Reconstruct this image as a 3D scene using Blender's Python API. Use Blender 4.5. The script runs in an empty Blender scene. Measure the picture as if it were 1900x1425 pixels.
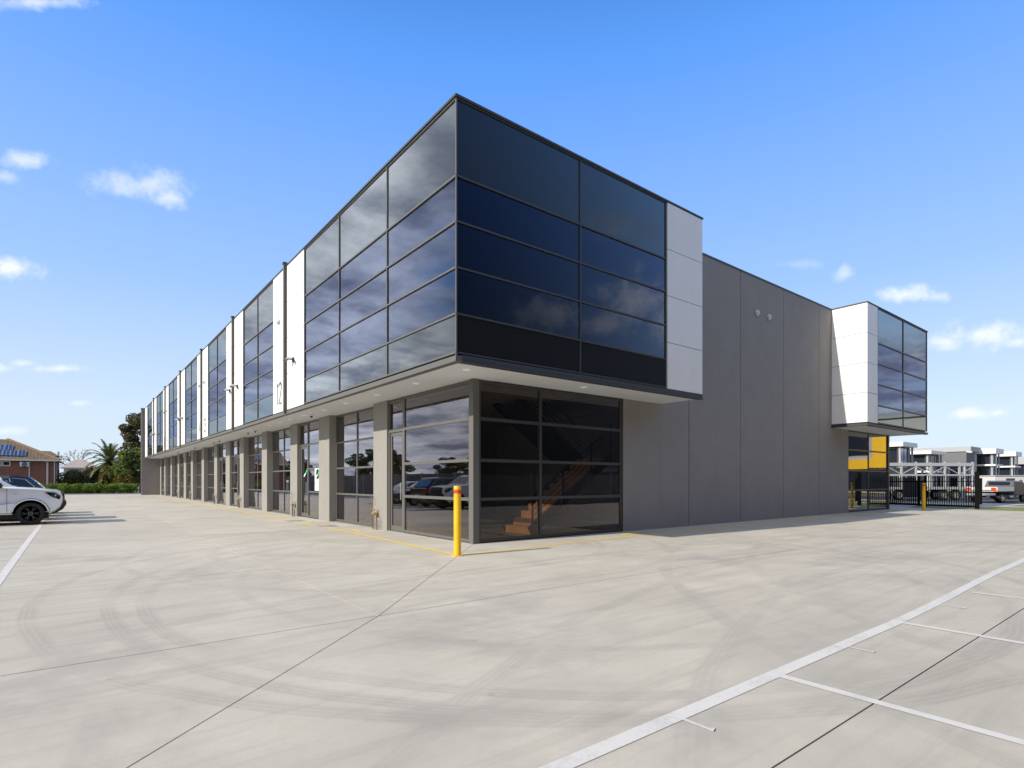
import bpy, bmesh, math, random
from mathutils import Vector, Matrix
random.seed(7)
R = math.radians
scene = bpy.context.scene
col = scene.collection
# ---------------------------------------------------------------- camera
F, HZ, CX = 1037.4, 892.5, 950.0
CAM = Vector((-7.47, -11.01, 1.5))
VX = math.atan2(1322, F)
SX, CC = math.sin(VX), math.cos(VX)
cam = bpy.data.cameras.new('camera'); camo = bpy.data.objects.new('camera', cam); col.objects.link(camo)
cam.sensor_width = 36; cam.lens = F / 1900 * 36; cam.shift_y = 180 / 1900; cam.clip_end = 5000; cam.clip_start = 0.05
camo.location = CAM
camo.rotation_euler = (R(90), 0, -math.atan2(CC, SX))
scene.camera = camo
scene.render.resolution_x, scene.render.resolution_y = 1024, 768
def ray(u, v):
    l = (u - CX) / F
    return Vector((l * SX + CC, -l * CC + SX, (HZ - v) / F))
def gp(u, v, z=0.0):
    r = ray(u, v); t = (z - 1.5) / r.z
    return CAM + r * t
def at(u, v, depth): return CAM + ray(u, v) * depth
# ---------------------------------------------------------------- sky, sun, exposure
SUN = Vector((-1.66, 0.12, 1.0)).normalized()
scene.view_settings.view_transform = 'Standard'; scene.view_settings.look = 'None'
scene.view_settings.exposure = 0.18; scene.view_settings.gamma = 1.0
sd = bpy.data.lights.new('sun', 'SUN'); sd.energy = 4.4; sd.angle = R(0.53); sd.color = (1.0, 0.942, 0.84)
so = bpy.data.objects.new('sun', sd); col.objects.link(so)
so.rotation_euler = SUN.to_track_quat('Z', 'Y').to_euler()
world = bpy.data.worlds.new('World'); scene.world = world; world.use_nodes = True
WT = world.node_tree; WT.nodes.clear()
class NT:
    """small helper to write node graphs"""
    def __init__(s, tree): s.t = tree
    def n(s, typ, **kw):
        nd = s.t.nodes.new(typ)
        for k, v in kw.items(): setattr(nd, k, v)
        return nd
    def put(s, sock, v):
        if v is None: return
        if isinstance(v, bpy.types.NodeSocket): s.t.links.new(v, sock)
        else:
            if sock.type == 'RGBA' and len(v) == 3: v = (*v, 1)
            sock.default_value = v
    def m(s, op, a, b=None, c=None, clamp=False):
        nd = s.n('ShaderNodeMath', operation=op, use_clamp=clamp)
        s.put(nd.inputs[0], a); s.put(nd.inputs[1], b)
        if c is not None: s.put(nd.inputs[2], c)
        return nd.outputs[0]
    def vm(s, op, a, b=None):
        nd = s.n('ShaderNodeVectorMath', operation=op); s.put(nd.inputs[0], a); s.put(nd.inputs[1], b)
        return nd.outputs['Value'] if op in ('DOT_PRODUCT', 'LENGTH', 'DISTANCE') else nd.outputs[0]
    def ss(s, x, lo, hi, a=0.0, b=1.0):
        nd = s.n('ShaderNodeMapRange', interpolation_type='SMOOTHSTEP')
        for i, v in enumerate((x, lo, hi, a, b)): s.put(nd.inputs[i], v)
        return nd.outputs[0]
    def noise(s, vec, scale, detail=4, rough=0.5, dist=0.0):
        nd = s.n('ShaderNodeTexNoise'); s.put(nd.inputs['Vector'], vec)
        for k, v in (('Scale', scale), ('Detail', detail), ('Roughness', rough), ('Distortion', dist)): s.put(nd.inputs[k], v)
        return nd.outputs['Fac']
    def mix(s, f, a, b, blend='MIX'):
        nd = s.n('ShaderNodeMix', data_type='RGBA', blend_type=blend)
        s.put(nd.inputs[0], f); s.put(nd.inputs[6], a); s.put(nd.inputs[7], b)
        return nd.outputs[2]
    def mapping(s, vec, scale=(1, 1, 1), rot=(0, 0, 0), loc=(0, 0, 0)):
        nd = s.n('ShaderNodeMapping'); s.put(nd.inputs[0], vec)
        nd.inputs['Location'].default_value = loc; nd.inputs['Rotation'].default_value = rot; nd.inputs['Scale'].default_value = scale
        return nd.outputs[0]
    def ramp(s, f, stops):
        nd = s.n('ShaderNodeValToRGB'); s.put(nd.inputs[0], f)
        e = nd.color_ramp.elements
        while len(e) < len(stops): e.new(0.5)
        for i, (p, c) in enumerate(stops): e[i].position = p; e[i].color = (*c, 1)
        return nd.outputs[0]
def build_world():
    w = NT(WT)
    D = w.vm('NORMALIZE', w.n('ShaderNodeTexCoord').outputs['Generated'])
    sep = w.n('ShaderNodeSeparateXYZ'); w.put(sep.inputs[0], D)
    dz = sep.outputs[2]
    sky = w.n('ShaderNodeTexSky', sky_type='NISHITA', sun_disc=False)
    sky.sun_elevation = math.asin(SUN.z); sky.sun_rotation = math.atan2(SUN.x, SUN.y)
    sky.altitude = 0; sky.air_density = 1.0; sky.dust_density = 0.6; sky.ozone_density = 2.6
    # clear-air gradient in the tones of the photograph, on top of the physical sky
    grad = w.ramp(w.m('MAXIMUM', dz, 0.0), [(0.0, (8.0, 9.2, 10.4)), (0.10, (7.5, 9.1, 10.9)), (0.30, (4.1, 6.7, 11.3)), (0.60, (1.3, 4.1, 11.3)), (0.72, (0.6, 2.4, 7.5)), (1.0, (0.35, 1.3, 4.2))])
    base = w.mix(0.85, sky.outputs[0], grad)
    # broken cloud outside the clear part of the sky
    flat = w.n('ShaderNodeCombineXYZ'); w.put(flat.inputs[0], sep.outputs[0]); w.put(flat.inputs[1], sep.outputs[1])
    hdir = w.vm('NORMALIZE', flat.outputs[0])
    fwd = w.vm('DOT_PRODUCT', hdir, (CC, SX, 0))
    west = w.vm('DOT_PRODUCT', hdir, (-0.75, 0.66, 0))
    hz = w.m('ADD', w.m('MAXIMUM', dz, 0.0), 0.16)
    div = w.n('ShaderNodeVectorMath', operation='DIVIDE'); w.put(div.inputs[0], D)
    cb = w.n('ShaderNodeCombineXYZ')
    for i in range(3): w.put(cb.inputs[i], hz)
    w.put(div.inputs[1], cb.outputs[0])
    P = div.outputs[0]
    n1 = w.noise(P, 1.15, 7, 0.56, 0.25)
    n2 = w.noise(w.mapping(P, loc=(3.1, 1.7, 0)), 2.6, 6, 0.6, 0.2)
    wst = w.ss(west, -0.55, 0.1)
    low = w.ss(dz, 0.30, 0.12)
    cov = w.m('MAXIMUM', w.m('ADD', 0.62, w.m('MULTIPLY', 0.38, wst)), w.m('ADD', 0.50, w.m('MULTIPLY', 0.50, low)))
    cov = w.m('MAXIMUM', cov, w.ss(dz, 0.50, 0.66, 0.0, 1.04))  # unseen overhead cloud, added for neutral fill light
    dens = w.m('ADD', n1, w.m('MULTIPLY', w.m('SUBTRACT', cov, 0.90), 0.55))
    bank = w.m('MULTIPLY', w.ss(dens, 0.43, 0.58), w.ss(dz, -0.01, 0.02))
    bank = w.m('MULTIPLY', bank, w.ss(fwd, 0.735, 0.66))
    tone = w.ss(w.m('ADD', w.m('ADD', w.m('MULTIPLY', n2, 0.75), w.m('MULTIPLY', n1, 0.45)), w.m('MULTIPLY', 0.10, w.m('SUBTRACT', 1.0, wst))), 0.46, 0.76)
    bankc = w.mix(tone, (14.0, 14.3, 15.4), (3.5, 3.9, 5.4))
    c1 = w.mix(bank, base, bankc)
    # the small fair-weather clouds, each at its own direction
    spots = [(45, 296, 36, 15, .65), (2, 328, 22, 11, .5), (265, 345, 75, 24, .6), (312, 366, 26, 20, .7), (22, 497, 46, 19, .95), (70, 4, 85, 12, .7),
             (112, 684, 46, 9, .8), (40, 674, 24, 8, .65), (6, 682, 16, 10, .8), (150, 748, 22, 6, .4), (8, 800, 30, 9, .45),
             (1680, 545, 44, 17, .95), (1742, 551, 26, 10, .55), (1825, 620, 62, 26, .95), (1748, 636, 34, 14, .75), (1893, 634, 40, 12, .7),
             (1800, 768, 36, 11, .85), (1850, 767, 16, 8, .65), (1562, 507, 16, 15, .5), (1480, 490, 40, 9, .2), (130, 905, 60, 6, .0)]
    nz = w.noise(D, 26, 5, 0.62); nz2 = w.noise(D, 75, 3, 0.6)
    wob = w.m('ADD', w.m('MULTIPLY', w.m('SUBTRACT', nz, 0.5), 2.6), w.m('MULTIPLY', w.m('SUBTRACT', nz2, 0.5), 0.9))
    total = totm = None
    spots = [q + (1,) for q in spots] + [(1020, 588, 62, 32, 1.0, -1), (1180, 560, 70, 52, .95, -1), (930, 625, 90, 20, .8, -1), (1120, 600, 70, 24, .8, -1), (1290, 590, 120, 50, .9, -1), (800, 640, 90, 26, .9, -1)]
    for (u, v, wu, wv, op, sgn) in spots:
        if op == 0: continue
        c = ray(u, v); L = c.length; c = c / L; c.y *= sgn
        r = Vector((SX, -CC * sgn, 0)); r = (r - c * r.dot(c)).normalized(); t = r.cross(c)
        if t.z < 0: t = -t
        kx = (L * L) / (wu / F); ky = L / (wv / F)
        kx = L / (wu / F)
        a = w.vm('DOT_PRODUCT', D, tuple(r * kx)); b = w.vm('DOT_PRODUCT', D, tuple(t * ky))
        front = w.m('GREATER_THAN', w.vm('DOT_PRODUCT', D, tuple(c)), 0.5)
        d2 = w.m('ADD', w.m('MULTIPLY', a, a), w.m('MULTIPLY', b, b))
        d = w.m('ADD', w.m('SQRT', d2), wob)
        k = w.m('MULTIPLY', w.m('MULTIPLY', w.ss(d, 1.35, -0.25), op * (0.9 if sgn > 0 else 1.0)), front)
        if sgn > 0: total = k if total is None else w.m('MAXIMUM', total, k)
        else: totm = k if totm is None else w.m('MAXIMUM', totm, k)
    c2 = w.mix(total, c1, (11.0, 11.2, 11.5))
    c2 = w.mix(totm, c2, (15.0, 14.9, 15.0))
    bg = w.n('ShaderNodeBackground'); w.put(bg.inputs[0], c2); bg.inputs[1].default_value = 0.088
    out = w.n('ShaderNodeOutputWorld'); WT.links.new(bg.outputs[0], out.inputs[0])
build_world()
scene.render.engine = 'CYCLES'
scene.cycles.max_bounces = 8; scene.cycles.transparent_max_bounces = 16; scene.cycles.glossy_bounces = 4
# ---------------------------------------------------------------- materials
MATS = {}
def mat(name, rgb, rough=0.6, metal=0.0, spec=0.5, streak=0.0, noise=0.0, nscale=3.0, bump=0.0, bscale=40.0, coat=0.0, emit=None):
    if name in MATS: return MATS[name]
    m = bpy.data.materials.new(name); m.use_nodes = True
    w = NT(m.node_tree); b = m.node_tree.nodes['Principled BSDF']
    b.inputs['Roughness'].default_value = rough; b.inputs['Metallic'].default_value = metal
    b.inputs['Specular IOR Level'].default_value = spec; b.inputs['Coat Weight'].default_value = coat; b.inputs['Coat Roughness'].default_value = 0.04
    pos = w.n('ShaderNodeNewGeometry').outputs['Position'] if (noise or bump) else None
    if noise:
        n = w.noise(pos, nscale, 5, 0.6); n2 = w.noise(pos, nscale * 0.17, 3, 0.5)
        f = w.m('ADD', w.m('MULTIPLY', n, 0.6), w.m('MULTIPLY', n2, 0.4))
        lo = [c * (1 - noise) for c in rgb]; hi = [min(1, c * (1 + noise)) for c in rgb]
        cc = w.mix(w.ss(f, 0.3, 0.7), tuple(lo), tuple(hi))
        if streak:
            st_ = w.noise(w.mapping(pos, (2.6, 2.6, 0.16)), 1.0, 5, 0.65)
            cc = w.mix(w.m('MULTIPLY', w.ss(st_, 0.5, 0.72), streak), cc, tuple(c_ * 0.62 for c_ in rgb))
        w.put(b.inputs['Base Color'], cc)
    else: b.inputs['Base Color'].default_value = (*rgb, 1)
    if bump:
        bp = w.n('ShaderNodeBump'); bp.inputs['Strength'].default_value = bump; bp.inputs['Distance'].default_value = 0.01
        w.put(bp.inputs['Height'], w.noise(pos, bscale, 4, 0.6)); w.put(b.inputs['Normal'], bp.outputs[0])
    if emit:
        b.inputs['Emission Color'].default_value = (*emit[:3], 1); b.inputs['Emission Strength'].default_value = emit[3]
    MATS[name] = m
    return m
def glass(name, tint, refl=(1, 1, 1), f0=0.045, opaque=None, warp=0.02, ex=2.9, gain=1.0, cap=1.0):
    m = bpy.data.materials.new(name); m.use_nodes = True
    w = NT(m.node_tree); m.node_tree.nodes.remove(m.node_tree.nodes['Principled BSDF'])
    g = w.n('ShaderNodeNewGeometry')
    cosv = w.m('ABSOLUTE', w.vm('DOT_PRODUCT', g.outputs['Normal'], g.outputs['Incoming']))
    fr = w.m('ADD', f0, w.m('MULTIPLY', (1 - f0) * gain, w.m('POWER', w.m('SUBTRACT', 1.0, cosv, clamp=True), ex)), clamp=True)
    fr = w.m('MINIMUM', fr, cap)
    bp = w.n('ShaderNodeBump'); bp.inputs['Strength'].default_value = warp; bp.inputs['Distance'].default_value = 0.05
    w.put(bp.inputs['Height'], w.noise(g.outputs['Position'], 0.9, 2, 0.5))
    gl = w.n('ShaderNodeBsdfGlossy'); gl.inputs['Color'].default_value = (*refl, 1); gl.inputs['Roughness'].default_value = 0.0
    w.put(gl.inputs['Normal'], bp.outputs[0])
    if opaque:
        tr = w.n('ShaderNodeBsdfDiffuse'); tr.inputs[0].default_value = (*opaque, 1)
    else:
        tr = w.n('ShaderNodeBsdfTransparent'); tr.inputs[0].default_value = (*tint, 1)
    mx = w.n('ShaderNodeMixShader'); w.put(mx.inputs[0], fr)
    m.node_tree.links.new(tr.outputs[0], mx.inputs[1]); m.node_tree.links.new(gl.outputs[0], mx.inputs[2])
    m.node_tree.links.new(mx.outputs[0], m.node_tree.nodes['Material Output'].inputs[0])
    MATS[name] = m
    return m
GV = glass('vision_glass', (0.20, 0.30, 0.48), (0.76, 0.84, 1.0), 0.003, ex=3.3, gain=1.8, cap=0.34)
GG = glass('shopfront_glass', (0.66, 0.63, 0.59), (0.93, 0.93, 1.0), 0.026, ex=2.5)
GS = glass('spandrel_glass', None, (0.90, 0.98, 1.0), 0.002, opaque=(0.018, 0.019, 0.022), ex=3.2, gain=1.9, cap=0.40)
GC = glass('car_glass', (0.16, 0.18, 0.19), (1, 1, 1), 0.05)
GFAR = glass('far_window_glass', None, (0.9, 0.95, 1.0), 0.06, opaque=(0.02, 0.025, 0.035))
M_WHITE = mat('white_cladding', (0.84, 0.80, 0.745), 0.38, streak=0.06, noise=0.03, nscale=1.2)
M_WALL = mat('grey_tilt_panel', (0.262, 0.238, 0.215), 0.75, streak=0.16, noise=0.06, nscale=1.3, bump=0.15, bscale=120)
M_COLUMN = mat('sunlit_column_paint', (0.285, 0.272, 0.24), 0.75, streak=0.15, noise=0.06, nscale=2.5, bump=0.15, bscale=120)  # same paint as the wall, base lifted for the sunlit columns
M_FRAME = mat('bronze_grey_frame', (0.15, 0.143, 0.128), 0.42, metal=0.25)
M_FRAMED = mat('dark_frame', (0.060, 0.056, 0.052), 0.4, metal=0.2)
M_TRIM = mat('charcoal_trim', (0.045, 0.045, 0.047), 0.45)
M_TRIMG = mat('grey_trim', (0.12, 0.116, 0.105), 0.45)
M_SOFFIT = mat('soffit_sheet', (0.68, 0.69, 0.70), 0.6, noise=0.02)
M_ROOF = mat('roof_sheet', (0.30, 0.30, 0.30), 0.6)
M_INT = mat('interior_plaster', (0.50, 0.49, 0.47), 0.8)
M_INTD = mat('interior_concrete', (0.22, 0.21, 0.20), 0.8, noise=0.06)
M_FLOOR = mat('interior_floor', (0.20, 0.19, 0.18), 0.35, noise=0.06)
M_TILE = mat('ceiling_tile', (0.62, 0.64, 0.68), 0.8)
M_TIMBER = mat('stair_timber', (0.52, 0.25, 0.09), 0.45, noise=0.18, nscale=9)
M_STEEL = mat('black_steel', (0.006, 0.006, 0.006), 0.7, spec=0.06)
M_GALV = mat('galvanised', (0.50, 0.50, 0.49), 0.4, metal=0.6)
M_BRASS = mat('brass', (0.62, 0.43, 0.14), 0.3, metal=0.9)
M_COPPER = mat('aged_copper_pipe', (0.17, 0.12, 0.075), 0.5, metal=0.5)
M_YELLOW = mat('yellow_paint', (0.86, 0.48, 0.01), 0.42, noise=0.10, nscale=9, bump=0.1, bscale=60)
M_RED = mat('red_band', (0.72, 0.055, 0.02), 0.4)
M_LIGHT = mat('downlight_lens', (0.85, 0.85, 0.83), 0.4, emit=(1, 0.97, 0.9, 0.12))
M_GREYPLASTIC = mat('grey_plastic', (0.45, 0.46, 0.46), 0.45)
M_WHITEPLASTIC = mat('white_plastic', (0.75, 0.75, 0.74), 0.35)
M_BLACK = mat('black_plastic', (0.012, 0.012, 0.013), 0.45)
M_RUBBER = mat('tyre_rubber', (0.014, 0.014, 0.014), 0.75, bump=0.3, bscale=60)
M_GREEN = mat('green_print', (0.02, 0.42, 0.13), 0.5)
M_PRINTW = mat('white_print', (0.82, 0.82, 0.82), 0.5)
M_PRINTG = mat('grey_print', (0.30, 0.30, 0.32), 0.5)
def concrete_material():
    m = bpy.data.materials.new('car_park_concrete'); m.use_nodes = True; MATS['car_park_concrete'] = m
    w = NT(m.node_tree); b = m.node_tree.nodes['Principled BSDF']
    pos = w.n('ShaderNodeNewGeometry').outputs['Position']
    oi = w.n('ShaderNodeObjectInfo')
    big = w.noise(pos, 0.16, 4, 0.55); mid = w.noise(pos, 0.9, 6, 0.62, 0.3); fine = w.noise(pos, 14, 5, 0.65)
    f = w.m('ADD', w.m('MULTIPLY', big, 0.5), w.m('MULTIPLY', mid, 0.5))
    c = w.mix(w.ss(f, 0.32, 0.68), (0.455, 0.415, 0.338), (0.580, 0.532, 0.436))
    c = w.mix(w.m('MULTIPLY', w.ss(fine, 0.35, 0.75), 0.30), c, (0.43, 0.415, 0.385))
    # broom and trowel streaks, one set along each lane
    s1 = w.noise(w.mapping(pos, (0.35, 5.5, 1), rot=(0, 0, R(-24))), 1.0, 5, 0.65)
    s2 = w.noise(w.mapping(pos, (0.22, 3.2, 1), rot=(0, 0, R(12)), loc=(4, 9, 0)), 1.0, 6, 0.7)
    c = w.mix(w.m('MULTIPLY', w.ss(s1, 0.48, 0.70), 0.40), c, (0.355, 0.328, 0.272))
    c = w.mix(w.m('MULTIPLY', w.ss(s2, 0.50, 0.72), 0.38), c, (0.365, 0.338, 0.282))
    # rubber marks left by turning cars: arcs about a few turning centres
    brk = w.noise(w.mapping(pos, loc=(7, 3, 0)), 0.55, 3, 0.6)
    tread = w.noise(pos, 16, 3, 0.7)
    tot = None
    for (cx, cy, rad, wd, st) in [(-0.23, -3.32, 6.97, 0.12, .75), (-0.23, -3.32, 5.5, 0.11, .5), (-0.89, -2.78, 7.04, 0.12, .75), (-0.59, -3.48, 6.26, 0.12, .7), (-0.98, 0.88, 5.75, 0.12, .6), (-0.98, 0.88, 4.3, 0.11, .5),
                                  (-11.0, 5.8, 8.66, 0.12, .5), (-11.0, 5.8, 10.1, 0.12, .45), (3.0, -22, 15.0, 0.13, .55), (3.0, -22, 16.5, 0.13, .55), (0.0, -24, 19.4, 0.14, .5), (0.0, -24, 20.9, 0.14, .5), (9, -16, 12.3, .13, .5), (9, -16, 13.8, .13, .5)]:
        d = w.vm('DISTANCE', w.mapping(pos, (1, 1, 0)), (cx, cy, 0))
        e = w.m('SUBTRACT', d, w.m('ADD', rad, w.m('MULTIPLY', w.m('SUBTRACT', big, 0.5), 0.5)))
        rib = w.ss(w.m('SINE', w.m('MULTIPLY', e, 2 * math.pi / 0.055)), -0.7, 0.5, 0.62, 1.0)
        k = w.m('MULTIPLY', w.m('MULTIPLY', w.ss(w.m('ABSOLUTE', e), wd, wd * 0.5), rib), st * 0.42)
        tot = k if tot is None else w.m('MAXIMUM', tot, k)
    tot = w.m('MULTIPLY', tot, w.m('MULTIPLY', w.ss(brk, 0.30, 0.62, 0.15, 1.0), w.ss(tread, 0.2, 0.65, 0.6, 1.0)))
    c = w.mix(w.m('MULTIPLY', tot, 1.0, clamp=True), c, (0.22, 0.205, 0.185))
    # patches of tyre dust and a few spots
    pt = w.noise(w.mapping(pos, loc=(11, 5, 0)), 0.42, 5, 0.7, 0.4)
    c = w.mix(w.m('MULTIPLY', w.ss(pt, 0.50, 0.70), 0.55), c, (0.33, 0.31, 0.275))
    sp = w.noise(w.mapping(pos, loc=(2, 8, 0)), 3.3, 2, 0.5)
    c = w.mix(w.m('MULTIPLY', w.ss(sp, 0.74, 0.80), 0.35), c, (0.22, 0.21, 0.20))
    gr = w.noise(pos, 85, 3, 0.7)
    c = w.mix(w.m('MULTIPLY', w.ss(gr, 0.45, 0.75), 0.22), c, (0.31, 0.285, 0.235))
    dr = w.n('ShaderNodeTexVoronoi', feature='F1'); w.put(dr.inputs['Vector'], pos); dr.inputs['Scale'].default_value = 0.9
    dots = w.m('MULTIPLY', w.ss(w.m('ADD', dr.outputs['Distance'], w.m('MULTIPLY', w.m('SUBTRACT', fine, 0.5), 0.05)), 0.045, 0.015), w.ss(w.noise(pos, 0.7, 2), 0.5, 0.6))
    c = w.mix(w.m('MULTIPLY', dots, 0.5), c, (0.16, 0.15, 0.14))
    hsv = w.n('ShaderNodeHueSaturation'); w.put(hsv.inputs['Color'], c)
    w.put(hsv.inputs['Value'], w.m('ADD', 0.97, w.m('MULTIPLY', oi.outputs['Random'], 0.06)))
    w.put(b.inputs['Base Color'], hsv.outputs[0])
    w.put(b.inputs['Roughness'], w.ss(mid, 0.3, 0.7, 0.72, 0.88))
    b.inputs['Specular IOR Level'].default_value = 0.3
    bp = w.n('ShaderNodeBump'); bp.inputs['Strength'].default_value = 0.25; bp.inputs['Distance'].default_value = 0.006
    w.put(bp.inputs['Height'], w.m('ADD', w.m('MULTIPLY', fine, 0.6), s1)); w.put(b.inputs['Normal'], bp.outputs[0])
    return m
M_CONC = concrete_material()
def paint_material(name, rgb, wear):
    m = bpy.data.materials.new(name); m.use_nodes = True; MATS[name] = m
    w = NT(m.node_tree); b = m.node_tree.nodes['Principled BSDF']; b.inputs['Roughness'].default_value = 0.65
    pos = w.n('ShaderNodeNewGeometry').outputs['Position']
    n = w.noise(pos, 3.0, 6, 0.7); n2 = w.noise(pos, 22, 4, 0.7)
    w.put(b.inputs['Base Color'], w.mix(w.m('MULTIPLY', w.ss(w.m('ADD', w.m('MULTIPLY', n, .6), w.m('MULTIPLY', n2, .4)), 0.45, 0.72), wear), rgb, (0.48, 0.46, 0.42)))
    return m
M_LINE = paint_material('white_line_paint', (0.66, 0.635, 0.585), 0.9)
M_YLINE = paint_material('yellow_line_paint', (0.86, 0.58, 0.02), 0.3)
M_GRASS = mat('grass', (0.20, 0.205, 0.045), 0.9, noise=0.35, nscale=6, bump=0.6, bscale=25)
M_EARTH = mat('ground_cover', (0.12, 0.125, 0.06), 0.95, noise=0.3, nscale=0.4)
M_ASPHALT = mat('asphalt', (0.055, 0.055, 0.057), 0.85, noise=0.15, nscale=5)
M_PATH = mat('footpath_concrete', (0.42, 0.40, 0.36), 0.85, noise=0.08)
M_SEAL = mat('joint_sealant', (0.045, 0.042, 0.038), 0.9)
M_KERB = mat('kerb_concrete', (0.36, 0.35, 0.32), 0.85, noise=0.08)
# ---------------------------------------------------------------- mesh helpers
class MB:
    def __init__(s): s.v = []; s.f = []; s.mi = []
    def face(s, pts, mi=0):
        i = len(s.v); s.v += [tuple(p) for p in pts]; s.f.append(tuple(range(i, i + len(pts)))); s.mi.append(mi)
    def box(s, x0, x1, y0, y1, z0, z1, mi=0):
        x0, x1 = sorted((x0, x1)); y0, y1 = sorted((y0, y1)); z0, z1 = sorted((z0, z1))
        i = len(s.v)
        s.v += [(x0, y0, z0), (x1, y0, z0), (x1, y1, z0), (x0, y1, z0), (x0, y0, z1), (x1, y0, z1), (x1, y1, z1), (x0, y1, z1)]
        for q in ((0, 3, 2, 1), (4, 5, 6, 7), (0, 1, 5, 4), (1, 2, 6, 5), (2, 3, 7, 6), (3, 0, 4, 7)):
            s.f.append(tuple(i + k for k in q)); s.mi.append(mi)
        return s
    def bar(s, a, b, w, h=None, up=(0, 0, 1), mi=0):
        """rectangular bar from a to b"""
        a, b = Vector(a), Vector(b); h = h or w; d = (b - a).normalized()
        u = Vector(up); r = d.cross(u)
        if r.length < 1e-4: r = d.cross(Vector((1, 0, 0)))
        r.normalize(); t = r.cross(d)
        i = len(s.v)
        for p in (a, b):
            for (q, k) in ((-1, -1), (1, -1), (1, 1), (-1, 1)): s.v.append(tuple(p + r * q * w / 2 + t * k * h / 2))
        for q in ((0, 1, 2, 3), (7, 6, 5, 4), (0, 4, 5, 1), (1, 5, 6, 2), (2, 6, 7, 3), (3, 7, 4, 0)):
            s.f.append(tuple(i + k for k in q)); s.mi.append(mi)
        return s
    def tube(s, pts, r, n=10, caps=True, mi=0):
        pts = [Vector(p) for p in pts]; rs = r if isinstance(r, (list, tuple)) else [r] * len(pts)
        rings = []
        prev = None
        for k, p in enumerate(pts):
            d = (pts[min(k + 1, len(pts) - 1)] - pts[max(k - 1, 0)]).normalized()
            a = prev if prev is not None else (Vector((0, 0, 1)) if abs(d.z) < 0.9 else Vector((1, 0, 0)))
            a = (a - d * a.dot(d)).normalized(); b = d.cross(a); prev = a
            i = len(s.v); rings.append(i)
            for q in range(n):
                t = 2 * math.pi * q / n
                s.v.append(tuple(p + (a * math.cos(t) + b * math.sin(t)) * rs[k]))
        for k in range(len(pts) - 1):
            for q in range(n):
                s.f.append((rings[k] + q, rings[k] + (q + 1) % n, rings[k + 1] + (q + 1) % n, rings[k + 1] + q)); s.mi.append(mi)
        if caps:
            s.f.append(tuple(rings[0] + q for q in reversed(range(n)))); s.mi.append(mi)
            s.f.append(tuple(rings[-1] + q for q in range(n))); s.mi.append(mi)
        return s
    def lathe(s, prof, n=24, origin=(0, 0, 0), axis='Z', mi=0, caps=True):
        o = Vector(origin); rings = []
        for (r, h) in prof:
            i = len(s.v); rings.append(i)
            for q in range(n):
                t = 2 * math.pi * q / n; c, k = math.cos(t) * r, math.sin(t) * r
                p = {'Z': (c, k, h), 'Y': (c, h, k), 'X': (h, c, k)}[axis]
                s.v.append(tuple(o + Vector(p)))
        for k in range(len(prof) - 1):
            for q in range(n):
                s.f.append((rings[k] + q, rings[k] + (q + 1) % n, rings[k + 1] + (q + 1) % n, rings[k + 1] + q)); s.mi.append(mi)
        if caps:
            s.f.append(tuple(rings[0] + q for q in range(n))); s.mi.append(mi)
            s.f.append(tuple(rings[-1] + q for q in range(n))); s.mi.append(mi)
        return s
    def build(s, name, mats, parent=None, smooth=False, loc=None, rot=None, kind=None):
        me = bpy.data.meshes.new(name); me.from_pydata(s.v, [], s.f)
        mats = mats if isinstance(mats, (list, tuple)) else [mats]
        for m in mats: me.materials.append(m)
        for p, k in zip(me.polygons, s.mi): p.material_index = k
        bm = bmesh.new(); bm.from_mesh(me); bmesh.ops.recalc_face_normals(bm, faces=bm.faces); bm.to_mesh(me); bm.free()
        if smooth:
            for p in me.polygons: p.use_smooth = True
            me.set_sharp_from_angle(angle=R(38))
        o = bpy.data.objects.new(name, me); col.objects.link(o); o.parent = parent
        if loc: o.location = loc
        if rot: o.rotation_euler = rot
        if kind: o['kind'] = kind
        return o
def thing(name, label, cat, loc=(0, 0, 0), rz=0, group=None):
    o = bpy.data.objects.new(name, None); col.objects.link(o); o.location = loc; o.rotation_euler = (0, 0, rz)
    o.empty_display_size = 0.2; o['label'] = label; o['category'] = cat
    if group: o['group'] = group
    return o
def tag(o, label, cat, group=None):
    o['label'] = label; o['category'] = cat
    if group: o['group'] = group
    return o
def box(name, m, x0, x1, y0, y1, z0, z1, parent=None, kind=None): return MB().box(x0, x1, y0, y1, z0, z1).build(name, m, parent, kind=kind)
def copy_tree(o, parent=None):
    c = o.copy(); col.objects.link(c); c.parent = parent
    for ch in o.children: copy_tree(ch, c)
    return c
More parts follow.
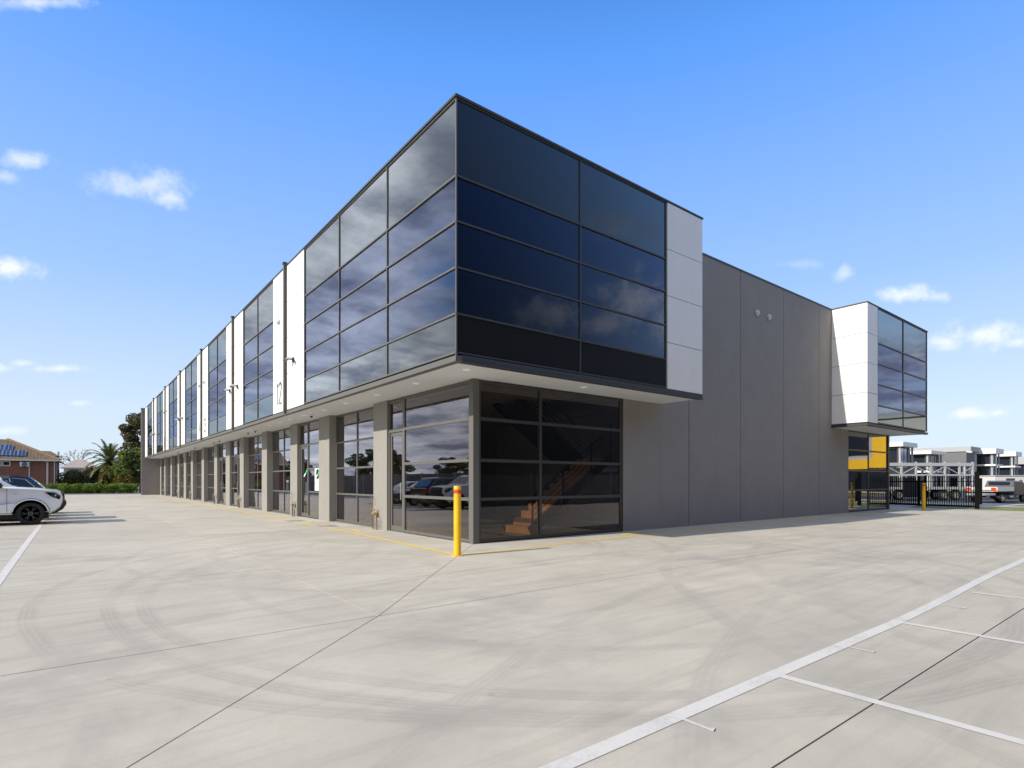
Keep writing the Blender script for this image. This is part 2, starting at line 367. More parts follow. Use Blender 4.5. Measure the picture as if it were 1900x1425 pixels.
# ---------------------------------------------------------------- ground
g = MB(); g.face([(-900, -900, -0.06), (1400, -900, -0.06), (1400, 1400, -0.06), (-900, 1400, -0.06)])
g.build('ground', M_EARTH, kind='structure')
LX0, LY0 = -14.4, -14.6        # far edges of the car park
cp = MB(); cp.face([(LX0, LY0, -0.03), (29.6, LY0, -0.03), (29.6, 0.6, -0.03), (33.5, 0.6, -0.03), (33.5, 4.0, -0.03), (0.1, 4.0, -0.03), (0.1, 67.3, -0.03), (LX0, 67.3, -0.03)])
park = cp.build('car_park', M_SEAL, kind='structure')
def slab(poly, inset=0.006):
    c = Vector((sum(p[0] for p in poly) / len(poly), sum(p[1] for p in poly) / len(poly)))
    n = len(poly); out = []
    area = sum(poly[i][0] * poly[(i + 1) % n][1] - poly[(i + 1) % n][0] * poly[i][1] for i in range(n))
    if area < 0: poly = poly[::-1]
    for i in range(n):
        p0, p1, p2 = (Vector(poly[(i + k - 1) % n]) for k in range(3))
        d1 = (p1 - p0).normalized(); d2 = (p2 - p1).normalized()
        n1 = Vector((-d1.y, d1.x)); n2 = Vector((-d2.y, d2.x))
        bis = (n1 + n2); bis = bis / max(bis.dot(n1), 0.3)
        out.append(p1 + bis * inset)
    b = MB()
    top = [(p.x, p.y, 0) for p in out]; bot = [(p.x, p.y, -0.12) for p in out]
    b.face(top)
    for i in range(n): b.face([bot[i], bot[(i + 1) % n], top[(i + 1) % n], top[i]])
    return b.build('concrete_slab', M_CONC, park)
xs = [0.1, -4.8, -9.5, LX0]; ys = [0.1, -5.2, -9.55, LY0]
cutsY = [6.5, 14.9, 23.3, 31.7, 40.1, 48.5, 56.9, 67.3]
cutsX = [5.3, 12.0, 18.6, 25.2, 29.6]
slab([(0.1, 0.1), (-4.8, -5.2), (-4.8, 6.5), (0.1, 6.5)])
for i in (1, 2):
    slab([(xs[i], -5.2), (xs[i + 1], -5.2), (xs[i + 1], -1.0), (xs[i], -1.0)]); slab([(xs[i], -1.0), (xs[i + 1], -1.0), (xs[i + 1], 6.5), (xs[i], 6.5)])
slab([(-4.8, -5.2), (-9.5, -9.55), (-9.5, -5.2)]); slab([(-9.5, -5.2), (-9.5, -9.55), (LX0, -14.0), (LX0, -5.2)])
for i in range(3):
    for c0, c in zip(cutsY[:-1], cutsY[1:]): slab([(xs[i], c0), (xs[i], c), (xs[i + 1], c), (xs[i + 1], c0)])
    prev = None
    for c in cutsX:
        lo = [(xs[i], ys[i]), (xs[i + 1], ys[i + 1] if i < 2 else -14.0)] if prev is None else [(prev, ys[i]), (prev, ys[i + 1])]
        slab(([lo[0], (c, ys[i]), (c, ys[i + 1]), lo[1]] if not (i == 2 and prev is None) else [lo[0], (c, ys[i]), (c, LY0), (LX0, LY0), lo[1]])); prev = c
slab([(25.2, 0.1), (29.6, 0.1), (33.5, 0.6), (33.5, 4.0), (25.2, 4.0)])
def strip(name, m, pts, width, z=0.004):
    b = MB()
    for a, c in zip(pts[:-1], pts[1:]):
        a, c = Vector((a[0], a[1], z)), Vector((c[0], c[1], z)); d = (c - a).normalized(); n = Vector((-d.y, d.x, 0)) * width / 2
        b.face([a - n, c - n, c + n, a + n])
    return b.build(name, m, park)
strip('bay_line', M_LINE, [(-14.0, -8.85), (-0.64, -8.86), (0.6, -8.835), (1.6, -8.80), (2.4, -8.765), (3.2, -8.735), (4.4, -8.70), (6.6, -8.665), (13.0, -8.60)], 0.115)
for k in range(-4, 6): strip('bay_line', M_LINE, [(-3.19 + 2.62 * k, -8.91), (-3.19 + 2.62 * k, -14.2)], 0.085, 0.0045)
strip('bay_line', M_LINE, [(-8.35, -2.0), (-8.35, 60.5)], 0.115)
for k in range(-5, 19): strip('bay_line', M_LINE, [(-8.41, 13.7 + 2.6 * k), (-13.9, 13.7 + 2.6 * k)], 0.085, 0.0045)
strip('safety_line', M_YLINE, [(-1.36, -1.38), (-1.05, 6.0), (-0.95, 60.5)], 0.095)
strip('safety_line', M_YLINE, [(-1.22, -1.47), (3.98, -1.10), (26.2, -0.72)], 0.095)
strip('safety_mark', M_YLINE, [(-0.80, 4.75), (-0.80, 5.2)], 0.16)
strip('safety_mark', M_YLINE, [(4.55, -0.62), (5.35, -0.55)], 0.16)
strip('safety_mark', M_YLINE, [(-0.62, 15.0), (-0.62, 15.6)], 0.16)
def ribbon(b, pts, wd, f):
    """flat stroke through 2-D points; f maps (x, y) to 3-D"""
    P = [Vector(p) for p in pts]; L = []; Rr = []
    for i, p in enumerate(P):
        d = (P[min(i + 1, len(P) - 1)] - P[max(i - 1, 0)]).normalized(); n = Vector((-d.y, d.x)) * wd / 2
        L.append(p + n); Rr.append(p - n)
    for i in range(len(P) - 1): b.face([f(*Rr[i]), f(*Rr[i + 1]), f(*L[i + 1]), f(*L[i])])
def arc(cx, cy, rx, ry, a0, a1, n=10): return [(cx + rx * math.cos(R(a0 + (a1 - a0) * i / n)), cy + ry * math.sin(R(a0 + (a1 - a0) * i / n))) for i in range(n + 1)]
DIG = {'1': [[(0.05, 0.86), (0.2, 1.0), (0.2, 0.0)]],
       '2': [arc(0.22, 0.78, 0.20, 0.20, 170, -20, 10) + [(0.04, 0.03), (0.44, 0.03)]],
       '3': [arc(0.2, 0.77, 0.2, 0.21, 150, -90, 9) + arc(0.2, 0.27, 0.22, 0.26, 90, -150, 9)],
       '4': [[(0.34, 0.0), (0.34, 1.0), (0.02, 0.30), (0.46, 0.30)]],
       '5': [[(0.42, 0.98), (0.08, 0.98), (0.05, 0.56)] + arc(0.2, 0.30, 0.22, 0.29, 110, -150, 9)],
       '6': [[(0.36, 1.0)] + arc(0.22, 0.28, 0.2, 0.27, 150, 510, 14)],
       '7': [[(0.02, 0.97), (0.42, 0.97), (0.14, 0.0)]]}
def digits(txt, h, wd, f, name, m, parent, sx=1.0):
    b = MB(); x = 0
    for ch in txt:
        for pl in DIG[ch]: ribbon(b, [((x + px * sx) * h, py * h) for px, py in pl], wd, f)
        x += (0.30 if ch == '1' else 0.52) * sx + 0.06
    return b.build(name, m, parent)
for (x, t) in ((-4.45, '1'), (-1.96, '1'), (0.80, '2')):
    digits(t, 0.21, 0.028, lambda a, b, x=x: (x - a + 0.04, -8.915 - b, 0.0046), 'bay_number', M_LINE, park)
for (u, v) in ((547, 966.5), (606, 976)):
    p = gp(u, v); box('pit_cover', M_GALV, p.x - 0.3, p.x + 0.3, p.y - 0.35, p.y + 0.35, 0.001, 0.006, park)
# verge, footpath and street beyond the gate
def sheet(name, m, pts, z, kind='structure'):
    b = MB(); b.face([(x, y, z) for x, y in pts]); return b.build(name, m, kind=kind)
sheet('verge_lawn', M_GRASS, [(29.62, -40), (60, -40), (60, 40), (33.6, 40), (33.6, 0.5), (29.62, 0.5)], -0.02)
sheet('footpath', M_PATH, [(35.0, -40), (36.6, -40), (36.6, 40), (35.0, 40)], -0.008)
sheet('driveway_crossing', M_PATH, [(33.52, -2.6), (41.5, -3.4), (41.5, 3.5), (33.52, 2.6)], -0.004)
sheet('road', M_ASPHALT, [(41.6, -60), (56, -60), (56, -3), (330, -3), (330, 13), (41.6, 13)], -0.012)
b = MB(); b.box(41.4, 41.6, -60, -3.5, -0.05, 0.06); b.build('kerb', M_KERB, kind='structure')
b = MB(); b.box(41.4, 41.6, 3.6, 13, -0.05, 0.06); b.build('kerb', M_KERB, kind='structure')
sheet('nature_strip', M_GRASS, [(41.6, 13.05), (330, 13.05), (330, 17), (41.6, 17)], 0.03)
b = MB(); b.box(LX0, 0.05, 67.32, 67.5, -0.05, 0.11); b.build('kerb', M_KERB, kind='structure')
sheet('garden_bed', mat('bark_mulch', (0.09, 0.06, 0.04), 0.95, noise=0.3, nscale=8), [(LX0, 67.5), (0.05, 67.5), (0.05, 69.5), (LX0, 69.5)], -0.01)
# ---------------------------------------------------------------- the office building
TOP, BOT = 9.30, 3.96
OX, OY = -1.40, -1.45            # outer planes of the overhanging upper storey
YE = 61.0
BLD = thing('office_building', 'long two-storey grey and white office block with overhanging dark glass corner', 'building')
def part(name, m, *a, parent=None): return box(name, m, *a, parent=parent or BLD)
ROWS = [4.10, 4.885, 5.82, 6.75, 7.67, 9.235]     # pane joints of the upper storey, bottom to top
def window(axis, plane, edges, rows, gmats, frame_m, mw=0.036, depth=0.10, name='window', tilt=0.0012, thin=(), skip=()):
    """a framed window on plane X=plane or Y=plane facing minus; edges along the wall, rows upwards. Frame is the part, panes its sub-parts"""
    fr = MB()
    def bx(b, a0, a1, z0, z1, d0, d1):
        if axis == 'X': b.box(plane + d0, plane + d1, a0, a1, z0, z1)
        else: b.box(a0, a1, plane + d0, plane + d1, z0, z1)
    for e in edges:
        if e in thin: continue
        bx(fr, e - mw / 2, e + mw / 2, rows[0] - mw / 2, rows[-1] + mw / 2, 0.0, depth)
    for z in rows:
        for a0, a1 in zip(edges[:-1], edges[1:]): bx(fr, a0 + mw / 2 - 0.001, a1 - mw / 2 + 0.001, z - mw / 2, z + mw / 2, -0.006 if 0 < rows.index(z) < len(rows) - 1 else 0.002, depth - 0.004)
    fo = fr.build(name, frame_m, BLD)
    for i, (a0, a1) in enumerate(zip(edges[:-1], edges[1:])):
        for j, (z0, z1) in enumerate(zip(rows[:-1], rows[1:])):
            if (i, j) in skip: continue
            ac, zc = (a0 + a1) / 2, (z0 + z1) / 2; ha, hz_ = (a1 - a0) / 2 - mw / 2 + 0.012, (z1 - z0) / 2 - mw / 2 + 0.012
            p = MB(); t = 0.006
            if axis == 'X': p.box(-t, t, -ha, ha, -hz_, hz_)
            else: p.box(-ha, ha, -t, t, -hz_, hz_)
            gm = gmats[j] if isinstance(gmats, (list, tuple)) else gmats
            d = depth * 0.32
            loc = (plane + d, ac, zc) if axis == 'X' else (ac, plane + d, zc)
            r1, r2 = random.gauss(0, tilt), random.gauss(0, tilt)
            rot = (0, r1, r2) if axis == 'X' else (r1, 0, r2)
            p.build('pane', gm, fo, loc=loc, rot=rot)
    return fo
SP = [GS, GV, GV, GV, GS]
# --- left face of the upper storey
pipes = [9.97 + 8.39 * k for k in range(6)]
runs = [(OY + 0.02, [OY + 0.035, 1.73, 4.89, 7.97], 9.97)]
window('X', OX, [OY - 0.005, 1.73, 4.89, 7.95], ROWS, SP, M_TRIMG, thin=(OY - 0.005,))
def clad(axis, plane, a0, a1, n=4, z0=None, z1=None, th=0.05):
    z0 = z0 or BOT + 0.10; z1 = z1 or TOP - 0.055; h = (z1 - z0) / n
    for i in range(n):
        lo, hi = z0 + i * h + 0.010, z0 + (i + 1) * h - 0.010
        if axis == 'X': part('cladding_panel', M_WHITE, plane - 0.012, plane - 0.012 + th, a0, a1, lo, hi)
        else: part('cladding_panel', M_WHITE, a0, a1, plane - 0.012, plane - 0.012 + th, lo, hi)
clad('X', OX, 7.985, 9.84)
for k, p in enumerate(pipes):
    last = k == len(pipes) - 1
    nxt = pipes[k + 1] if not last else 60.4 + 0.13
    g0, g1 = p + 1.66, (p + 6.50 if not last else 58.1)
    clad('X', OX, p + 0.13, g0 - 0.03)
    window('X', OX, [g0, (g0 + g1) / 2 - 0.02, g1], ROWS, SP, M_TRIMG)
    clad('X', OX, g1 + 0.03, nxt - 0.13)
    dp = MB(); dp.box(OX - 0.10, OX - 0.02, p - 0.055, p + 0.055, BOT - 0.02, TOP + 0.03); dp.box(OX - 0.13, OX + 0.02, p - 0.075, p + 0.075, TOP + 0.031, TOP + 0.10)
    dp.build('downpipe', M_TRIMG, BLD)
# backing behind cladding, parapet capping and bottom trims
part('upper_wall', M_TRIM, OX + 0.045, OX + 0.16, 7.98, 11.60, BOT + 0.02, TOP - 0.04)
for k, p in enumerate(pipes[1:] + [60.36]):
    part('upper_wall', M_TRIM, OX + 0.045, OX + 0.16, p - 1.86, min(p + 1.63, YE - 0.05), BOT + 0.02, TOP - 0.04)
part('parapet_capping', M_TRIM, OX - 0.03, OX + 0.30, OY - 0.03, YE, TOP - 0.045, TOP)
part('parapet_capping', M_TRIM, OX + 0.30, 7.22, OY - 0.03, OY + 0.30, TOP - 0.046, TOP - 0.001)
part('bottom_trim', M_TRIMG, OX - 0.012, OX + 0.14, OY - 0.008, YE - 0.02, BOT, BOT + 0.075)
part('bottom_trim', M_TRIMG, OX - 0.026, OX + 0.14, OY - 0.02, YE - 0.02, BOT - 0.045, BOT - 0.004)
part('bottom_trim', M_TRIM, OX + 0.141, 7.20, OY - 0.012, OY + 0.14, BOT + 0.001, BOT + 0.10)
part('bottom_trim', M_TRIM, OX + 0.141, 7.215, OY - 0.026, OY + 0.14, BOT - 0.046, BOT - 0.005)
part('corner_trim', M_TRIMG, OX + 0.002, OX + 0.03, OY + 0.002, OY + 0.03, BOT + 0.08, TOP - 0.05)
# --- right face of the near upper box
window('Y', OY, [OX - 0.0, 2.13, 5.47], ROWS, SP, M_FRAMED, thin=(OX - 0.0,))
clad('Y', OY, 5.52, 7.19)
part('upper_wall', M_TRIM, 5.50, 7.18, OY + 0.045, OY + 0.16, BOT + 0.02, TOP - 0.04)
part('cladding_return', M_WHITE, 7.13, 7.19, OY + 0.045, -0.02, BOT + 0.02, TOP - 0.05)
# --- soffit panels under the overhang
def soffits(a0, a1, step, f):
    a = a0
    while a < a1 - 0.05:
        b_ = min(a + step, a1); f(a + 0.004, b_ - 0.004); a = b_
soffits(OY + 0.14, YE - 0.02, 2.44, lambda a, b_: part('soffit_panel', M_SOFFIT, OX + 0.14, 0.62, a, b_, BOT - 0.018, BOT + 0.012))
soffits(0.628, 7.18, 2.44, lambda a, b_: part('soffit_panel', M_SOFFIT, a, b_, OY + 0.14, 0.0, BOT - 0.018, BOT + 0.012))
for (u, v) in ((865, 684), (772, 710), (699, 731), (642, 747), (601, 760), (565, 770), (538, 777), (519, 783), (500, 789), (1083, 717)):
    p = gp(u, v, BOT)
    MB().lathe([(0.085, -0.012), (0.085, 0.01)], 20, (p.x, p.y, BOT - 0.018)).build('downlight', M_LIGHT, BLD)
for y in (9.6, 17.6, 19.0, 26.0, 27.6, 34.4, 42.8, 51.2):
    b = MB(); b.lathe([(0.07, 0.02), (0.07, -0.03), (0.045, -0.05)], 16, (-0.62, y, BOT - 0.035)); o = b.build('security_camera', M_WHITEPLASTIC, BLD, smooth=True)
    MB().lathe([(0.048, 0.0), (0.045, -0.03), (0.025, -0.055), (0.004, -0.062)], 14, (-0.62, y, BOT - 0.085)).build('camera_dome', M_BLACK, o, smooth=True)
# --- floodlights, vents and unit numbers on the white cladding
def floodlight(y, z):
    x = OX - 0.012
    b = MB(); b.box(x - 0.05, x, y - 0.06, y + 0.06, z - 0.1, z + 0.06); b.bar((x - 0.02, y, z), (x - 0.16, y, z - 0.02), 0.04)
    o = b.build('floodlight', M_TRIM, BLD)
    for s in (-1, 1):
        h = MB(); h.bar((x - 0.16, y + s * 0.05, z + 0.03), (x - 0.27, y + s * 0.22, z - 0.05), 0.13, 0.045); h.build('lamp_head', M_GREYPLASTIC if s < 0 else M_TRIM, o)
def vent(y, z, axis='X'):
    if axis == 'X': MB().lathe([(0.10, 0.0), (0.10, -0.05), (0.06, -0.085), (0.01, -0.09)], 20, (OX - 0.012, y, z), 'X').build('wall_vent', M_GREYPLASTIC, BLD, smooth=True)
    else: MB().lathe([(0.12, 0.0), (0.12, -0.05), (0.075, -0.10), (0.01, -0.105)], 20, (y, 0.0, z), 'Y').build('wall_vent', M_GALV, BLD, smooth=True)
floodlight(9.05, 5.75)
for p in pipes[1::2]: floodlight(p - 0.85, 5.95); floodlight(p + 0.75, 5.95)
vent(pipes[0] + 0.85, 7.45)
for p in pipes[2::2]: vent(p - 0.8, 7.3); vent(p + 0.8, 7.3)
def number(txt, y, z):
    digits(txt, 0.80, 0.10, lambda a, b: (OX - 0.0145, y - a, z + b), 'unit_number', M_TRIM, BLD, sx=1.0)
number('12', 11.15, 4.36); number('13', pipes[2] - 0.55, 4.36); number('14', pipes[2] + 1.1, 4.36); number('15', pipes[4] - 0.55, 4.36); number('16', pipes[4] + 1.1, 4.36)
# --- far end wall
part('end_wall', M_WALL, -1.72, 0.6, YE, YE + 0.25, 0.0, TOP)
part('end_wall_capping', M_TRIM, -1.75, 0.6, YE - 0.02, YE + 0.27, TOP, TOP + 0.06)
# --- right long wall: tilt-up panels with open joints
joints = [5.36, 8.65, 11.87, 15.14, 18.35, 21.47]
for a, c in zip(joints[:-1], joints[1:]): part('wall_panel', M_WALL, a + 0.014, c - 0.014, 0.0, 0.18, 0.0, TOP - 0.06)
part('wall_core', M_TRIM, 5.37, 21.46, 0.03, 0.15, 0.0, TOP - 0.1)
part('parapet_capping', M_TRIM, 7.24, 19.58, -0.02, 0.22, TOP - 0.06, TOP)
vent(13.0, 7.9, 'Y'); vent(13.9, 7.9, 'Y')
# --- second overhanging box at the far right end
BX0, BX1 = 19.60, 27.55
window('Y', OY, [20.80, 24.05, BX1 - 0.05], ROWS, SP, M_FRAMED, mw=0.06)
clad('Y', OY, BX0 + 0.04, 20.75)
clad('X', BX0, OY - 0.012, -0.01)
part('upper_wall', M_TRIM, BX0 + 0.04, 20.76, OY + 0.05, -0.01, BOT + 0.02, TOP - 0.04)
part('parapet_capping', M_TRIM, BX0 - 0.03, BX1 + 0.02, OY - 0.03, 0.25, TOP - 0.047, TOP - 0.002)
part('bottom_trim', M_TRIM, BX0 - 0.02, BX1 + 0.01, OY - 0.026, OY + 0.12, BOT - 0.047, BOT + 0.06)
part('bottom_trim', M_TRIM, BX0 - 0.021, BX0 + 0.10, OY + 0.121, 0.0, BOT - 0.048, BOT + 0.06)
soffits(BX0 + 0.1, BX1 - 0.02, 2.6, lambda a, b_: part('soffit_panel', M_SOFFIT, a, b_, OY + 0.12, 0.3, BOT - 0.03, BOT + 0.012))
part('side_wall', M_WALL, BX1 - 0.03, BX1, OY + 0.12, 12.0, BOT + 0.01, TOP - 0.05)
window('Y', 0.03, [21.50, 24.0, 26.55], [0.06, 1.06, 2.0, 3.0, 3.90], GG, M_FRAMED, mw=0.07)
part('corner_post', M_FRAMED, 26.56, 26.72, 0.0, 0.16, 0.0, BOT)
# --- ground storey: corner, columns, shopfronts
part('corner_post', mat('corner_post_paint', (0.13, 0.125, 0.11), 0.5), 0.0, 0.17, 0.0, 0.17, 0.0, BOT - 0.02)
GR = [0.06, 1.06, 2.0, 3.0, 3.90]
window('Y', 0.03, [0.20, 2.15, 5.30], GR, GG, M_FRAMED, mw=0.075)
window('X', 0.03, [0.20, 3.60], GR, GG, M_FRAME, mw=0.075)
def door(y0, y1, plane, hinge=1):
    """full-glass leaf in a frame with a glass transom above"""
    d = MB(); w = 0.075
    d.box(plane, plane + 0.1, y0, y0 + w, 0, 3.9); d.box(plane, plane + 0.1, y1 - w, y1, 0, 3.9)
    d.box(plane, plane + 0.1, y0 + w, y1 - w, 2.95, 3.05); d.box(plane, plane + 0.1, y0 + w, y1 - w, 3.82, 3.9)
    o = d.build('door', M_FRAME, BLD)
    l = MB(); s = 0.09; a0, a1 = y0 + w + 0.008, y1 - w - 0.008; q = plane + 0.03
    l.box(q, q + 0.05, a0, a0 + s, 0.015, 2.94); l.box(q, q + 0.05, a1 - s, a1, 0.015, 2.94); l.box(q, q + 0.05, a0 + s, a1 - s, 0.015, 0.17); l.box(q, q + 0.05, a0 + s, a1 - s, 2.84, 2.94)
    l.build('door_leaf', M_FRAME, o)
    box('pane', GG, q + 0.02, q + 0.032, a0 + s - 0.01, a1 - s + 0.01, 0.16, 2.85, o)
    box('pane', GG, q + 0.02, q + 0.032, y0 + w - 0.01, y1 - w + 0.01, 3.04, 3.83, o)
    hy = a0 + 0.045 if hinge > 0 else a1 - 0.045
    h = MB(); h.tube([(q - 0.06, hy, 0.95), (q - 0.06, hy, 1.45)], 0.014); h.bar((q - 0.06, hy, 1.0), (q, hy, 1.0), 0.018); h.bar((q - 0.06, hy, 1.4), (q, hy, 1.4), 0.018)
    h.build('handle', M_GALV, o, smooth=True)
door(3.64, 4.64, 0.05)
REC = 0.26
def column(y0, y1): part('column', M_COLUMN, 0.0, 0.60, y0, y1, 0.0, BOT - 0.018)
column(4.645, 5.61)
WR = [0.06, 1.03, 1.97, 2.92, 3.90]
def shopfront(y0, y1): window('X', REC, [y0 + 0.03, (y0 + y1) / 2, y1 - 0.03], WR, GG, M_FRAME, mw=0.06)
shopfront(5.61, 9.49)
column(9.49, 10.61)
ps = [10.05 + 8.40 * k for k in range(7)]
taps = [5.30]
for k in range(6):
    p, q = ps[k], ps[k + 1]
    if k % 2 == 0:   # doors first, then the wide window
        window('X', REC - 0.16, [p + 0.60, p + 2.12], GR, GG, M_FRAME, mw=0.06)
        door(p + 2.14, p + 3.20, REC - 0.16)
        column(p + 3.22, p + 4.18); shopfront(p + 4.18, q - 0.48)
        taps.append(p + 3.45)
    else:
        shopfront(p + 0.50, q - 4.10); column(q - 4.10, q - 3.18)
        door(q - 3.16, q - 2.12, REC - 0.16, -1); window('X', REC - 0.16, [q - 2.10, q - 0.60], GR, GG, M_FRAME, mw=0.06)
        taps.append(q - 3.45)
    if k < 5: column(q - 0.48 if k % 2 == 0 else q - 0.57, q + 0.57 if k % 2 else q + 0.48)
column(59.9, 61.0)
# --- inside: floors, party walls, ceiling, roof
part('ground_floor', M_FLOOR, 0.18, 20.0, 0.20, 60.9, -0.05, 0.02)
fl = MB(); fl.box(OX + 0.12, 4.07, OY + 0.12, 5.7, BOT + 0.013, BOT + 0.24); fl.box(OX + 0.12, 20.0, 5.7, 60.9, BOT + 0.013, BOT + 0.239); fl.box(7.6, 20.0, 0.25, 5.7, BOT + 0.013, BOT + 0.238)
fl.build('first_floor', M_INTD, BLD)
part('party_wall', M_INTD, 8.0, 8.15, 0.19, 9.9, 0.02, BOT + 0.01)
part('party_wall', M_INTD, 10.0, 10.15, 0.2, 60.8, BOT + 0.25, TOP - 0.3)
part('party_wall', M_INTD, 20.0, 20.2, 0.2, 61.0, 0.0, TOP - 0.3)
for q in ps[:-1]: part('party_wall', M_INTD, 0.62, 20.0, q - 0.08, q + 0.08, 0.02, TOP - 0.3)
rb = MB(); rb.box(OX + 0.17, 7.1, OY + 0.17, 0.2, TOP - 0.28, TOP - 0.12); rb.box(OX + 0.17, 26.5, 0.2, YE, TOP - 0.28, TOP - 0.12); rb.box(BX0 + 0.1, BX1 - 0.05, OY + 0.17, 0.2, TOP - 0.28, TOP - 0.12)
rb.build('roof', M_ROOF, BLD)
cb = MB(); cb.box(OX + 0.13, 7.1, OY + 0.13, 0.25, 7.74, 7.80); cb.box(OX + 0.13, 10.0, 0.25, 60.9, 7.74, 7.80); ce = cb.build('ceiling', M_TRIM, BLD)
ti = MB(); ti.box(0.03, 1.17, 0.03, 1.17, 7.70, 7.735); tile0 = None
for i in range(9):
    for j in range(9):
        x, y = OX + 0.16 + 1.2 * i, OY + 0.16 + 1.2 * j
        if x + 1.2 > (7.1 if y < 0.2 else 10): continue
        if tile0 is None: tile0 = ti.build('ceiling_tile', M_TILE, ce); o = tile0
        else: o = tile0.copy(); col.objects.link(o)
        o.location = (x, y, 0)
part('blind_wall', M_INTD, 21.0, 26.5, 4.0, 4.1, 0.0, TOP - 0.3)
part('upper_floor', M_INTD, BX0 + 0.1, BX1 - 0.1, OY + 0.13, 8.0, BOT + 0.013, BOT + 0.25)
part('back_wall', M_WALL, 26.5, 26.7, 0.2, 61.0, 0.0, TOP - 0.3)
# --- poster and decal on the glazing of unit 12
po = thing('window_poster', 'white poster with black disc and green stroke on a ground-floor window', 'poster', (REC - 0.165, 0, 0))
PY0, PY1, PZ0, PZ1 = 10.72, 11.34, 1.12, 2.00
def disc(cy, cz, ry, rz, x): 
    b = MB(); b.face([(x, cy + ry * math.cos(2 * math.pi * i / 28), cz + rz * math.sin(2 * math.pi * i / 28)) for i in range(28)]); return b
MB().box(-0.003, 0.001, PY0, PY1, PZ0, PZ1).build('sheet', M_PRINTW, po)
disc(11.02, 1.77, 0.18, 0.21, -0.0045).build('printed_disc', M_BLACK, po)
def quad3(x, pts): b = MB(); b.face([(x, y, z) for y, z in pts]); return b
quad3(-0.006, [(10.74, 1.86), (10.80, 1.93), (11.10, 1.74), (11.02, 1.66)]).build('printed_stroke', M_GREEN, po)
quad3(-0.0065, [(11.02, 1.72), (11.10, 1.76), (11.33, 1.66), (11.26, 1.60)]).build('printed_script', M_PRINTW, po)
b = MB()
for i, z in enumerate((1.47, 1.41, 1.34, 1.26, 1.20)):
    y = 10.82
    while y < 11.25:
        l = random.uniform(0.03, 0.09); b.face([(-0.005, y, z - 0.016), (-0.005, y + l, z - 0.016), (-0.005, y + l, z + 0.016), (-0.005, y, z + 0.016)]); y += l + 0.025
b.build('printed_lines', M_PRINTG, po)
de = thing('door_decal', 'small green and white brush-stroke sticker on a glass entry door', 'sticker', (REC - 0.16 + 0.046, 0, 0))
quad3(0, [(12.36, 1.93), (12.42, 2.02), (12.66, 1.86), (12.60, 1.78)]).build('printed_stroke', M_GREEN, de)
quad3(-0.001, [(12.60, 1.80), (12.66, 1.84), (12.86, 1.72), (12.80, 1.66)]).build('printed_script', M_PRINTW, de)
# --- staircase behind the corner glass
st = thing('staircase', 'timber-tread staircase with black steel balustrade behind the corner glass', 'staircase', (2.5, 0.83, 0.02))
RI, GO, NS = 0.2, 0.29, 11
for i in range(NS):
    b = MB(); b.box(i * GO, i * GO + GO + 0.03, 0.0, 1.2, (i + 1) * RI - 0.045, (i + 1) * RI); b.box(i * GO, i * GO + 0.03, 0.0, 1.2, i * RI + (0.001), (i + 1) * RI - 0.046)
    b.build('step', M_TIMBER, st)
LZ = NS * RI
box('landing', M_TIMBER, NS * GO + 0.03, NS * GO + 1.2, 0.0, 2.5, LZ - 0.12, LZ - 0.001, st)
for i in range(9):
    x = NS * GO - i * GO
    b = MB(); b.box(x - GO - 0.03, x, 1.3, 2.5, LZ + (i + 1) * RI - 0.045, LZ + (i + 1) * RI); b.box(x - 0.03, x, 1.3, 2.5, LZ + i * RI + 0.001, LZ + (i + 1) * RI - 0.046); b.build('step', M_TIMBER, st)
for y in (0.0, 1.2):
    b = MB(); b.bar((-0.05, y, 0.08), (NS * GO + 0.05, y, LZ + 0.02), 0.05, 0.26); b.build('stringer', M_STEEL, st)
for y in (1.32, 2.5):
    b = MB(); b.bar((NS * GO, y, LZ + 0.02), (NS * GO - 9 * GO, y, LZ + 9 * RI - 0.02), 0.05, 0.28); b.build('stringer', M_STEEL, st)
b = MB(); b.face([(NS * GO, 1.3, LZ - 0.14), (NS * GO, 2.5, LZ - 0.14), (NS * GO - 9 * GO, 2.5, LZ + 9 * RI - 0.16), (NS * GO - 9 * GO, 1.3, LZ + 9 * RI - 0.16)]); b.build('flight_lining', M_STEEL, st)
for s in range(5):
    h = 0.25 + 0.17 * s
    b = MB(); b.bar((0.05, -0.05, h + 0.12), (NS * GO, -0.05, LZ + h), 0.045 if s == 4 else 0.016); b.build('rail', M_STEEL, st)
    b = MB(); b.bar((NS * GO, 1.27, LZ + h), (NS * GO - 9 * GO, 1.27, LZ + 9 * RI + h), 0.045 if s == 4 else 0.016); b.build('rail', M_STEEL, st)
for i in (0, 4, 8, 11):
    b = MB(); b.box(i * GO - 0.02, i * GO + 0.02, -0.07, -0.03, i * RI, i * RI + 1.05); b.build('baluster', M_STEEL, st)
b = MB(); b.box(0.25, 0.33, 0.02, 0.10, 0.2, 0.9); b.build('newel', M_TIMBER, st)
